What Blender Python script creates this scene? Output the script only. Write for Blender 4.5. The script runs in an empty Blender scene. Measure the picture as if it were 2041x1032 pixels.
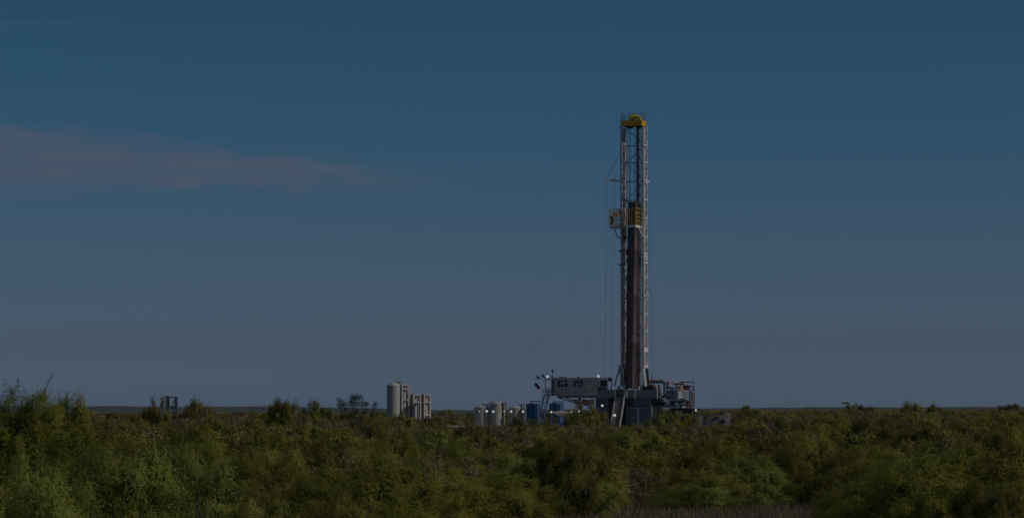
import bpy, math, random
import numpy as np
from mathutils import Vector, Matrix

scene = bpy.context.scene
col = scene.collection
R = math.radians

# ------------------------------------------------------------------ camera
FPX = 6024.0                       # focal length in pixels of the 2041 px wide photograph
TILT = math.atan(296 / FPX)
EYE = 5.5
cd = bpy.data.cameras.new('camera'); cam = bpy.data.objects.new('camera', cd); col.objects.link(cam)
cd.sensor_width = 36; cd.lens = 36 * FPX / 2041
cd.clip_start = 0.5; cd.clip_end = 30000
cam.location = (0, 0, EYE); cam.rotation_euler = (math.pi / 2 + TILT, 0, 0)
scene.camera = cam

# ------------------------------------------------------------------ sky, sun, exposure
SUN_EL, SUN_AZ = R(37), R(103)     # azimuth clockwise from +Y (the viewing direction)
w = bpy.data.worlds.new('World'); scene.world = w; w.use_nodes = True
nt = w.node_tree; nt.nodes.clear()
N = nt.nodes.new; LK = nt.links.new
out = N('ShaderNodeOutputWorld'); bg = N('ShaderNodeBackground'); LK(bg.outputs[0], out.inputs[0])
sky = N('ShaderNodeTexSky'); sky.sky_type = 'NISHITA'; sky.sun_disc = False
sky.sun_elevation = SUN_EL; sky.sun_rotation = SUN_AZ
sky.air_density = 1.0; sky.dust_density = 0.6; sky.ozone_density = 2.0; sky.altitude = 100
bg.inputs[1].default_value = 0.10
tc = N('ShaderNodeTexCoord'); sep = N('ShaderNodeSeparateXYZ'); LK(tc.outputs['Generated'], sep.inputs[0])
ramp = N('ShaderNodeValToRGB')                       # atmosphere tint by elevation
mr = N('ShaderNodeMapRange'); mr.inputs['From Min'].default_value = 0.0; mr.inputs['From Max'].default_value = 0.2
LK(sep.outputs['Z'], mr.inputs['Value']); LK(mr.outputs[0], ramp.inputs[0])
SKYRAMP = [(0.0, (0.78, 1.12, 2.1)), (0.0099, (0.784, 1.12, 2.1)), (0.0928, (0.592, 0.843, 1.616)), (0.1757, (0.545, 0.816, 1.442)), (0.2587, (0.50, 0.775, 1.32)), (0.3415, (0.44, 0.755, 1.24)),
           (0.4242, (0.375, 0.75, 1.21)), (0.5478, (0.33, 0.735, 1.14)), (0.6674, (0.305, 0.70, 1.04)), (0.85, (0.55, 0.80, 1.0)), (1.0, (0.75, 0.88, 0.95))]
SKYRAMP = [(p, tuple(c / 2.2 for c in k)) for p, k in SKYRAMP]
def set_ramp(r, pts):
    e = r.color_ramp.elements
    while len(e) > 1: e.remove(e[-1])
    e[0].position = pts[0][0]; e[0].color = (*pts[0][1], 1)
    for p, c in pts[1:]:
        n = e.new(p); n.color = (*c, 1)
set_ramp(ramp, SKYRAMP)
mul = N('ShaderNodeMix'); mul.data_type = 'RGBA'; mul.blend_type = 'MULTIPLY'; mul.inputs['Factor'].default_value = 1
skys = N('ShaderNodeVectorMath'); skys.operation = 'SCALE'; skys.inputs['Scale'].default_value = 2.2; LK(sky.outputs[0], skys.inputs[0])
LK(skys.outputs[0], mul.inputs['A']); LK(ramp.outputs[0], mul.inputs['B'])
# wispy cloud streak: a band in (azimuth, elevation) broken up by stretched noise
dv = N('ShaderNodeMath'); dv.operation = 'DIVIDE'; LK(sep.outputs['X'], dv.inputs[0]); LK(sep.outputs['Y'], dv.inputs[1])   # u
dz = N('ShaderNodeMath'); dz.operation = 'DIVIDE'; LK(sep.outputs['Z'], dz.inputs[0]); LK(sep.outputs['Y'], dz.inputs[1])   # v
cmb = N('ShaderNodeCombineXYZ')
def mnode(op, a, b=None, c=None, clamp=False):
    n = N('ShaderNodeMath'); n.operation = op; n.use_clamp = clamp
    for i, s in enumerate((a, b, c)):
        if s is None: continue
        if isinstance(s, (int, float)): n.inputs[i].default_value = s
        else: LK(s, n.inputs[i])
    return n.outputs[0]
su = mnode('MULTIPLY', dv.outputs[0], 22.0); sv = mnode('MULTIPLY', dz.outputs[0], 330.0)
LK(su, cmb.inputs[0]); LK(sv, cmb.inputs[1])
nz = N('ShaderNodeTexNoise'); nz.inputs['Scale'].default_value = 1.0; nz.inputs['Detail'].default_value = 6; nz.inputs['Roughness'].default_value = 0.55
LK(cmb.outputs[0], nz.inputs['Vector'])
cm2 = N('ShaderNodeCombineXYZ'); LK(mnode('MULTIPLY', dv.outputs[0], 60.0), cm2.inputs[0]); LK(mnode('MULTIPLY', dz.outputs[0], 120.0), cm2.inputs[1])
nz2 = N('ShaderNodeTexNoise'); nz2.inputs['Scale'].default_value = 1.0; nz2.inputs['Detail'].default_value = 4
LK(cm2.outputs[0], nz2.inputs['Vector'])
def smooth(x, a, b, c0=0.0, c1=1.0):
    n = N('ShaderNodeMapRange'); n.interpolation_type = 'SMOOTHSTEP'
    n.inputs['From Min'].default_value = a; n.inputs['From Max'].default_value = b
    n.inputs['To Min'].default_value = c0; n.inputs['To Max'].default_value = c1
    LK(x, n.inputs['Value']); return n.outputs[0]
# band centre line falls from v=.083 at left edge to v=.0745 at u=-.02
U, V = dv.outputs[0], dz.outputs[0]
nzc = mnode('MULTIPLY', mnode('SUBTRACT', nz2.outputs[0], 0.5), 0.010)
Vn = mnode('ADD', V, nzc)
top = mnode('MULTIPLY_ADD', U, -0.118, 0.0745)       # upper edge
dtop = mnode('SUBTRACT', top, Vn)                     # >0 below the upper edge
dbot = mnode('SUBTRACT', Vn, 0.0735)                  # >0 above the lower edge
band = mnode('MULTIPLY', smooth(dtop, -0.003, 0.005), smooth(dbot, -0.0035, 0.003))
band = mnode('MULTIPLY', band, smooth(U, -0.004, -0.072))
band = mnode('MULTIPLY', band, smooth(nz.outputs[0], 0.15, 0.72, 0.35, 1.0))
# faint thin streaks elsewhere
b2 = mnode('MULTIPLY', smooth(mnode('ABSOLUTE', mnode('SUBTRACT', Vn, 0.1272)), 0.0016, 0.0), smooth(U, -0.125, -0.17, 0.0, 0.2))
b3 = mnode('MULTIPLY', smooth(mnode('ABSOLUTE', mnode('SUBTRACT', Vn, 0.0705)), 0.0014, 0.0), smooth(U, -0.12, -0.16, 0.0, 0.45))
b4 = mnode('MULTIPLY', mnode('MULTIPLY', smooth(mnode('ABSOLUTE', mnode('SUBTRACT', mnode('MULTIPLY_ADD', U, 0.1, Vn), 0.1285)), 0.004, 0.0), smooth(nz.outputs[0], 0.3, 0.7)), 0.08)
cl = mnode('ADD', mnode('ADD', band, b2), mnode('ADD', b3, b4), clamp=True)
cl = mnode('MULTIPLY', cl, 0.90)
mixc = N('ShaderNodeMix'); mixc.data_type = 'RGBA'
LK(cl, mixc.inputs['Factor']); LK(mul.outputs['Result'], mixc.inputs['A']); mixc.inputs['B'].default_value = (3.25, 4.1, 6.0, 1)
LK(mixc.outputs['Result'], bg.inputs[0])
CLOUD = mixc

ld = bpy.data.lights.new('sun', 'SUN'); ld.energy = 4.8; ld.angle = R(0.53); ld.color = (1.0, 0.94, 0.85)
sun = bpy.data.objects.new('sun', ld); col.objects.link(sun)
sdir = Vector((math.sin(SUN_AZ) * math.cos(SUN_EL), math.cos(SUN_AZ) * math.cos(SUN_EL), math.sin(SUN_EL)))
sun.rotation_euler = sdir.to_track_quat('Z', 'Y').to_euler(); sun.location = (200, -100, 200)
vs = scene.view_settings; vs.view_transform = 'Standard'; vs.look = 'None'; vs.exposure = -2.2; vs.gamma = 1
scene.cycles.max_bounces = 6; scene.cycles.diffuse_bounces = 3; scene.cycles.transmission_bounces = 4; scene.cycles.volume_bounces = 0

# ------------------------------------------------------------------ helpers
def ray(px, py):
    dx = (px - 1020.5) / FPX; dy = (516 - py) / FPX
    ct, st = math.cos(TILT), math.sin(TILT)
    Yd = ct - dy * st
    return dx / Yd, (st + dy * ct) / Yd
def at(px, py, Y):
    a, b = ray(px, py); return Vector((a * Y, Y, EYE + b * Y))
def mpp(Y): return Y / FPX

TH = R(20); SN, CS = math.sin(TH), math.cos(TH)
RY = 500.0; XO = at(1262, 812, RY).x
def P(px, py, v=0.0):                       # rig-local point seen at px,py in the plane of local depth v
    a, b = ray(px, py)
    t = (v + XO * SN + RY * CS) / (a * SN + CS)
    wx, wy = a * t - XO, t - RY
    return Vector((wx * CS - wy * SN, v, EYE + b * t))
def l2w(p): return Vector((XO + p.x * CS + p.y * SN, RY - p.x * SN + p.y * CS, p.z))

def hfun(x, y):
    y = max(y, 1.0); a = x / y
    def ss(t): t = min(max(t, 0), 1); return t * t * (3 - 2 * t)
    far = ss((y - 180) / 170) * (1 - ss((y - 620) / 500))
    h = 1.3 * ss((a - 0.065) / 0.05) * far + 0.3 * ss((-a - 0.045) / 0.04) * far
    h -= 7.0 * ss((y - 620) / 700) * (1 - 0.93 * ss((a - 0.015) / 0.04))
    h += 0.25 * math.sin(x * 0.045 + 1.3) * math.sin(y * 0.021 + 0.4) * ss((y - 60) / 60)
    if 450 < y < 600 and -12 < x < 45: h *= 0.2
    return h

class MB:
    def __init__(s): s.v = []; s.f = []; s.m = []
    def add(s, vs_, fs, mi=0):
        b = len(s.v); s.v += [tuple(p) for p in vs_]; s.f += [tuple(i + b for i in f) for f in fs]; s.m += [mi] * len(fs); return s
    def box(s, a, b, mi=0):
        x0, x1 = sorted((a[0], b[0])); y0, y1 = sorted((a[1], b[1])); z0, z1 = sorted((a[2], b[2]))
        return s.add([(x0,y0,z0),(x1,y0,z0),(x1,y1,z0),(x0,y1,z0),(x0,y0,z1),(x1,y0,z1),(x1,y1,z1),(x0,y1,z1)],
              [(0,3,2,1),(4,5,6,7),(0,1,5,4),(1,2,6,5),(2,3,7,6),(3,0,4,7)], mi)
    def bar(s, p, q, wd=0.1, ht=None, mi=0):
        ht = ht or wd; p = Vector(p); q = Vector(q); d = (q - p)
        if d.length < 1e-6: return s
        d.normalize(); ref = Vector((0, 0, 1)) if abs(d.z) < 0.95 else Vector((0, 1, 0))
        a = d.cross(ref).normalized() * wd / 2; b = a.cross(d).normalized() * ht / 2
        c = [p-a-b, p+a-b, p+a+b, p-a+b, q-a-b, q+a-b, q+a+b, q-a+b]
        return s.add(c, [(0,3,2,1),(4,5,6,7),(0,1,5,4),(1,2,6,5),(2,3,7,6),(3,0,4,7)], mi)
    def tube(s, pts, r, n=8, mi=0):
        pts = [Vector(p) for p in pts]; rs = r if isinstance(r, (list, tuple)) else [r] * len(pts)
        rings = []
        for i, p in enumerate(pts):
            d = (pts[min(i+1, len(pts)-1)] - pts[max(i-1, 0)]).normalized()
            ref = Vector((0, 0, 1)) if abs(d.z) < 0.9 else Vector((0, 1, 0))
            a = d.cross(ref).normalized(); b = a.cross(d).normalized()
            rings.append([p + (a * math.cos(2*math.pi*k/n) + b * math.sin(2*math.pi*k/n)) * rs[i] for k in range(n)])
        vs_ = [v for rg in rings for v in rg]; fs = []
        for i in range(len(pts) - 1):
            for k in range(n):
                fs.append((i*n+k, i*n+(k+1)%n, (i+1)*n+(k+1)%n, (i+1)*n+k))
        fs.append(tuple(range(n-1, -1, -1))); fs.append(tuple((len(pts)-1)*n + k for k in range(n)))
        return s.add(vs_, fs, mi)
    def lathe(s, c, prof, n=40, mi=0):
        vs_ = []; fs = []
        for (r, z) in prof:
            for k in range(n):
                a = 2*math.pi*k/n; vs_.append((c[0]+r*math.cos(a), c[1]+r*math.sin(a), c[2]+z))
        for i in range(len(prof)-1):
            for k in range(n): fs.append((i*n+k, i*n+(k+1)%n, (i+1)*n+(k+1)%n, (i+1)*n+k))
        fs.append(tuple(range(n-1, -1, -1))); fs.append(tuple((len(prof)-1)*n+k for k in range(n)))
        return s.add(vs_, fs, mi)
    def build(s, name, mat, parent=None, smooth=False):
        off = OFF.get(parent.name, Vector((0,0,0))) if parent else Vector((0,0,0))
        me = bpy.data.meshes.new(name)
        me.from_pydata([(a-off.x, b-off.y, c-off.z) for a, b, c in s.v], [], s.f); me.update()
        for m in (mat if isinstance(mat, (list, tuple)) else [mat]): me.materials.append(m)
        if any(s.m): me.polygons.foreach_set('material_index', s.m)
        if smooth:
            me.polygons.foreach_set('use_smooth', [True]*len(me.polygons))
            me.set_sharp_from_angle(angle=R(35))
        o = bpy.data.objects.new(name, me); col.objects.link(o)
        if parent: o.parent = parent; OFF[o.name] = off
        return o
OFF = {}
def tag(o, label=None, cat=None, group=None, kind=None):
    if label: o['label'] = label
    if cat: o['category'] = cat
    if group: o['group'] = group
    if kind: o['kind'] = kind
    return o
def empty(name, loc, label, cat, group=None, rot=0.0, off=None):
    o = bpy.data.objects.new(name, None); col.objects.link(o); o.empty_display_size = 0.3
    o.location = loc; o.rotation_euler = (0, 0, rot); OFF[o.name] = Vector(off) if off is not None else Vector((0,0,0))
    return tag(o, label, cat, group)
def rigthing(name, p, label, cat, group=None):   # an Empty on the rig's skewed axes; builders then use rig-local coordinates
    return empty(name, l2w(Vector(p)), label, cat, group, -TH, p)
def worldthing(name, p, label, cat, group=None): # builders use world coordinates
    return empty(name, Vector(p), label, cat, group, 0, p)

# ------------------------------------------------------------------ materials
def mat(name, c, rough=0.6, metal=0.0, var=0.15, scale=1.2, c2=None, streak=False, emit=None, f2=(0.5, 0.75)):
    m = bpy.data.materials.new(name); m.use_nodes = True
    nt = m.node_tree; b = nt.nodes['Principled BSDF']
    b.inputs['Roughness'].default_value = rough; b.inputs['Metallic'].default_value = metal
    t = nt.nodes.new('ShaderNodeTexCoord'); mp = nt.nodes.new('ShaderNodeMapping'); nt.links.new(t.outputs['Object'], mp.inputs[0])
    if streak: mp.inputs['Scale'].default_value = (1, 1, 0.15)
    n = nt.nodes.new('ShaderNodeTexNoise'); n.inputs['Scale'].default_value = scale; n.inputs['Detail'].default_value = 8; n.inputs['Roughness'].default_value = 0.65
    nt.links.new(mp.outputs[0], n.inputs['Vector'])
    r = nt.nodes.new('ShaderNodeValToRGB'); nt.links.new(n.outputs[0], r.inputs[0])
    lo = tuple(max(0, x*(1-var)) for x in c); hi = tuple(min(1, x*(1+var)) for x in c)
    e = r.color_ramp.elements; e[0].position = 0.3; e[0].color = (*lo, 1); e[1].position = 0.65; e[1].color = (*hi, 1)
    last = r.outputs[0]
    if c2:
        n2 = nt.nodes.new('ShaderNodeTexNoise'); n2.inputs['Scale'].default_value = scale*2.3; n2.inputs['Detail'].default_value = 9; n2.inputs['Roughness'].default_value = 0.7
        nt.links.new(mp.outputs[0], n2.inputs['Vector'])
        k = nt.nodes.new('ShaderNodeMapRange'); k.inputs['From Min'].default_value = f2[0]; k.inputs['From Max'].default_value = f2[1]
        nt.links.new(n2.outputs[0], k.inputs['Value'])
        mx = nt.nodes.new('ShaderNodeMix'); mx.data_type = 'RGBA'; nt.links.new(k.outputs[0], mx.inputs['Factor'])
        nt.links.new(last, mx.inputs['A']); mx.inputs['B'].default_value = (*c2, 1); last = mx.outputs['Result']
    nt.links.new(last, b.inputs['Base Color'])
    if emit:
        b.inputs['Emission Color'].default_value = (*emit[0], 1); b.inputs['Emission Strength'].default_value = emit[1]
    return m
M = {}
M['white'] = mat('white_steel_paint', (0.88, 0.84, 0.82), c2=(0.32, 0.24, 0.2), var=0.12)
M['mastwhite'] = mat('mast_paint', (0.66, 0.58, 0.57), c2=(0.2, 0.14, 0.12), scale=2.0)
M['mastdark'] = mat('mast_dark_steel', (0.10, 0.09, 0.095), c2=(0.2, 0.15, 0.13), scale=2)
M['column'] = mat('column_steel', (0.24, 0.21, 0.205), c2=(0.12, 0.10, 0.09), scale=2)
M['yellow'] = mat('safety_yellow', (0.85, 0.50, 0.03), c2=(0.4, 0.2, 0.05), scale=2.5, f2=(0.55, 0.85))
M['bryellow'] = mat('bright_yellow', (0.95, 0.82, 0.06), c2=(0.35, 0.2, 0.05), scale=3, f2=(0.55, 0.8))
M['orange'] = mat('orange_paint', (0.55, 0.29, 0.14), c2=(0.25, 0.12, 0.06), scale=3)
M['pipe'] = mat('drill_pipe_steel', (0.155, 0.115, 0.108), rough=0.6, metal=0.1, c2=(0.10, 0.07, 0.06), scale=1.5, streak=True)
_n = M['pipe'].node_tree; _b = _n.nodes['Principled BSDF']; _s = _b.inputs['Base Color'].links[0].from_socket
_oi = _n.nodes.new('ShaderNodeObjectInfo'); _m = _n.nodes.new('ShaderNodeMapRange'); _m.inputs['To Min'].default_value = 0.35; _m.inputs['To Max'].default_value = 1.5; _n.links.new(_oi.outputs['Random'], _m.inputs['Value'])
_h = _n.nodes.new('ShaderNodeHueSaturation'); _n.links.new(_s, _h.inputs['Color']); _n.links.new(_m.outputs[0], _h.inputs['Value']); _n.links.new(_h.outputs[0], _b.inputs['Base Color'])
M['black'] = mat('black_steel', (0.022, 0.022, 0.026), c2=(0.06, 0.05, 0.05))
M['wire'] = mat('wire_rope', (0.04, 0.04, 0.045))
M['slate'] = mat('slate_blue_paint', (0.19, 0.22, 0.25), c2=(0.10, 0.095, 0.09), scale=0.9, streak=True)
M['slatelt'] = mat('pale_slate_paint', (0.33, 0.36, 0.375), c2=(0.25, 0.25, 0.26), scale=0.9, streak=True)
M['slatedk'] = mat('dark_slate_paint', (0.105, 0.13, 0.165), c2=(0.04, 0.04, 0.05), scale=0.9)
M['cabin'] = mat('cabin_paint', (0.42, 0.385, 0.395), c2=(0.24, 0.22, 0.21), scale=0.7, streak=True)
M['cabintrim'] = mat('cabin_trim', (0.68, 0.62, 0.61), c2=(0.3, 0.25, 0.23))
M['navy'] = mat('sign_navy', (0.012, 0.022, 0.09), var=0.05)
M['letter'] = mat('sign_white', (0.7, 0.7, 0.72), var=0.03)
M['brown'] = mat('rusty_brown', (0.15, 0.10, 0.075), c2=(0.07, 0.045, 0.035), scale=2)
M['ramp'] = mat('ramp_steel', (0.34, 0.27, 0.225), c2=(0.075, 0.06, 0.055), scale=1.2, streak=True)
M['red'] = mat('red_paint', (0.30, 0.045, 0.055), c2=(0.2, 0.05, 0.05), scale=2)
M['pink'] = mat('faded_red_paint', (0.40, 0.16, 0.17), c2=(0.3, 0.2, 0.2), scale=2)
M['bluesteel'] = mat('blue_pipe_paint', (0.045, 0.065, 0.10), c2=(0.03, 0.04, 0.06), scale=2)
M['stairblue'] = mat('stair_blue', (0.05, 0.10, 0.24), c2=(0.03, 0.05, 0.09), scale=2)
M['tankblue'] = mat('tank_blue', (0.035, 0.13, 0.28), c2=(0.03, 0.08, 0.17), scale=0.6, streak=True)
M['tankwhite'] = mat('tank_cream', (0.52, 0.49, 0.44), c2=(0.36, 0.32, 0.27), scale=0.5, streak=True, var=0.1)
M['silogrey'] = mat('silo_grey', (0.50, 0.47, 0.43), c2=(0.36, 0.32, 0.29), scale=0.4, streak=True, var=0.08)
M['silorib'] = mat('silo_frame', (0.60, 0.56, 0.52), c2=(0.3, 0.22, 0.18), scale=1.2)
M['grey'] = mat('grey_steel', (0.22, 0.22, 0.23), c2=(0.12, 0.1, 0.1))
M['duct'] = mat('duct_grey', (0.32, 0.29, 0.27), c2=(0.1, 0.09, 0.09), scale=2)
M['glass'] = mat('dark_glass', (0.012, 0.014, 0.018), rough=0.1, var=0.1)
M['canvas'] = mat('tan_canvas', (0.72, 0.58, 0.45), c2=(0.42, 0.33, 0.25), rough=0.9)
M['pad'] = mat('caliche', (0.38, 0.35, 0.30), c2=(0.28, 0.25, 0.2), scale=0.2, rough=0.95)
M['lamp'] = mat('lit_lamp', (0.8, 0.8, 0.8), emit=((1.0, 0.95, 0.94), 1.7))
M['lamphood'] = mat('lamp_hood', (0.92, 0.90, 0.9), var=0.05)
M['flagred'] = mat('flag_cloth_red', (0.35, 0.03, 0.05), rough=0.9)
M['flagdark'] = mat('flag_cloth_navy', (0.02, 0.03, 0.08), rough=0.9)
M['flaggreen'] = mat('flag_cloth_dark', (0.03, 0.06, 0.06), rough=0.9)
M['flagwhite'] = mat('flag_cloth_white', (0.5, 0.48, 0.48), rough=0.9)
M['bark'] = mat('mesquite_bark', (0.10, 0.08, 0.068), c2=(0.18, 0.16, 0.14), scale=4, rough=0.95)
M['ground'] = mat('dry_soil', (0.15, 0.125, 0.09), c2=(0.10, 0.10, 0.05), scale=0.25, rough=1.0, var=0.3)
M['ridge'] = mat('far_scrub', (0.050, 0.055, 0.035), c2=(0.085, 0.085, 0.06), scale=0.03, rough=1.0, var=0.4)

def foliage_mat(name, trans=0.3):
    m = bpy.data.materials.new(name); m.use_nodes = True; nt = m.node_tree; nt.nodes.clear()
    o = nt.nodes.new('ShaderNodeOutputMaterial'); at_ = nt.nodes.new('ShaderNodeAttribute'); at_.attribute_name = 'leafcol'
    oi = nt.nodes.new('ShaderNodeObjectInfo')
    hs = nt.nodes.new('ShaderNodeHueSaturation'); nt.links.new(at_.outputs['Color'], hs.inputs['Color'])
    def mrn(a, b, src):
        n = nt.nodes.new('ShaderNodeMapRange'); n.inputs['To Min'].default_value = a; n.inputs['To Max'].default_value = b
        nt.links.new(src, n.inputs['Value']); return n.outputs[0]
    f = nt.nodes.new('ShaderNodeMath'); f.operation = 'FRACT'; ml = nt.nodes.new('ShaderNodeMath'); ml.operation = 'MULTIPLY'; ml.inputs[1].default_value = 17.3
    nt.links.new(oi.outputs['Random'], ml.inputs[0]); nt.links.new(ml.outputs[0], f.inputs[0])
    nt.links.new(mrn(0.494, 0.506, oi.outputs['Random']), hs.inputs['Hue']); nt.links.new(mrn(0.75, 1.2, f.outputs[0]), hs.inputs['Value'])
    d = nt.nodes.new('ShaderNodeBsdfDiffuse'); t = nt.nodes.new('ShaderNodeBsdfTranslucent'); mx = nt.nodes.new('ShaderNodeMixShader'); mx.inputs[0].default_value = trans
    nt.links.new(hs.outputs[0], d.inputs[0]); nt.links.new(hs.outputs[0], t.inputs[0])
    nt.links.new(d.outputs[0], mx.inputs[1]); nt.links.new(t.outputs[0], mx.inputs[2]); nt.links.new(mx.outputs[0], o.inputs[0])
    return m
M['leaf'] = foliage_mat('mesquite_foliage', 0.36)
M['grass'] = foliage_mat('dry_grass', 0.25)

# ------------------------------------------------------------------ ground
def grid_mesh(name, xs, ys, zf, m):
    nx, ny = len(xs), len(ys)
    v = [(x, y, zf(x, y)) for y in ys for x in xs]
    f = [(j*nx+i, j*nx+i+1, (j+1)*nx+i+1, (j+1)*nx+i) for j in range(ny-1) for i in range(nx-1)]
    me = bpy.data.meshes.new(name); me.from_pydata(v, [], f); me.materials.append(m)
    o = bpy.data.objects.new(name, me); col.objects.link(o); return o
ys = [-300, -60, 0] + [20*k for k in range(1, 40)] + [800+100*k for k in range(22)] + [3300, 4000, 6000, 9000, 14000]
xs = [-9000, -4000, -1500, -600, -300] + [-220 + 10*k for k in range(45)] + [300, 600, 1500, 4000, 9000]
g = grid_mesh('ground', xs, ys, lambda x, y: hfun(x, y) if abs(x) < 250 else hfun(math.copysign(250, x), y), M['ground']); tag(g, kind='structure')
def ridge_z(x, y):
    gz_ = hfun(max(-250, min(250, x)), y)
    if y < 5000: return gz_ + 1.2 + 0.5*random.Random(int(x*7+y)).random()
    pxx = 1020.5 + x/y*FPX; ptop = np.interp(pxx, (0, 560, 700, 880, 1000, 1400, 1520, 2041), (810, 810, 812.5, 816.5, 816.5, 814.5, 811.8, 811)); zt_ = EYE + (812-ptop)/FPX*y
    t = 1 - abs((y - 6200) / 1200); t = max(0, min(1, t * 1.6))
    r_ = random.Random(int(x*7+y))
    return gz_ + 1.2 + t*(zt_ - gz_ - 1.2 + 0.5*math.sin(x*.021) + 0.35*math.sin(x*.06+1)) + r_.uniform(-.6, .6)*t
ridge = grid_mesh('hills', [-1800 + 12*k for k in range(300)], [2300, 2700, 3200, 4000, 5000, 5400, 5700, 6000, 6200, 6500, 7000, 7400], ridge_z, M['ridge']); tag(ridge, kind='structure')
pb = MB(); pb.box((-14, 455, 0.02), (52, 575, 0.25)); tag(pb.build('pad', M['pad']), kind='structure')

# ------------------------------------------------------------------ foliage prototypes
COLS = {   # base leaf colours (linear), per-leaf scatter towards the second, accent, accent share
    'green':  ((0.225, 0.285, 0.052), (0.345, 0.375, 0.072), (0.45, 0.32, 0.08), 0.004),
    'olive':  ((0.250, 0.260, 0.060), (0.350, 0.335, 0.080), (0.45, 0.30, 0.09), 0.006),
    'grey':   ((0.320, 0.285, 0.155), (0.400, 0.335, 0.200), (0.32, 0.26, 0.18), 0.03),
    'silver': ((0.245, 0.330, 0.070), (0.345, 0.410, 0.100), (0.40, 0.28, 0.08), 0.015),
    'dark':   ((0.140, 0.155, 0.040), (0.205, 0.200, 0.055), (0.2, 0.16, 0.06), 0.01),
}
LODS = {'near': dict(k=60, n=16, a=0.085, b=0.015), 'mid': dict(k=38, n=7, a=0.14, b=0.05), 'far': dict(k=20, n=5, a=0.26, b=0.095)}
def mesh_from(name, V_, C_, m):
    nq = len(V_) // 4
    me = bpy.data.meshes.new(name); me.vertices.add(len(V_)); me.vertices.foreach_set('co', V_.astype(np.float32).ravel())
    me.loops.add(nq*4); me.loops.foreach_set('vertex_index', np.arange(nq*4, dtype=np.int32))
    me.polygons.add(nq); me.polygons.foreach_set('loop_start', np.arange(0, nq*4, 4, dtype=np.int32))
    me.update(calc_edges=True)
    a = me.attributes.new('leafcol', 'FLOAT_COLOR', 'FACE')
    a.data.foreach_set('color', np.concatenate([C_, np.ones((nq, 1))], 1).astype(np.float32).ravel())
    me.materials.append(m); me.validate(); return me
def unit(v): return v / np.maximum(np.linalg.norm(v, axis=-1, keepdims=True), 1e-9)
def bush_shape(seed, H, Wd, nclump, low=0.1, spread=1.0):
    rg = np.random.default_rng(seed)
    lobes = rg.normal(0, 1, (4, 3))
    c = []
    while len(c) < nclump:
        u = rg.normal(0, 1, 3); u /= np.linalg.norm(u)
        k = 1 + 0.22 * math.sin(lobes[0] @ u * 2.1) + 0.16 * math.sin(lobes[1] @ u * 3.7 + 1)
        rr = rg.uniform(0.35, 1.0) ** 0.6 * k
        z = 0.5 * H + u[2] * rr * 0.46 * H
        if z < low * H: continue
        c.append((u[0]*rr*Wd/2, u[1]*rr*Wd/2, z))
    return np.array(c), rg
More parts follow.
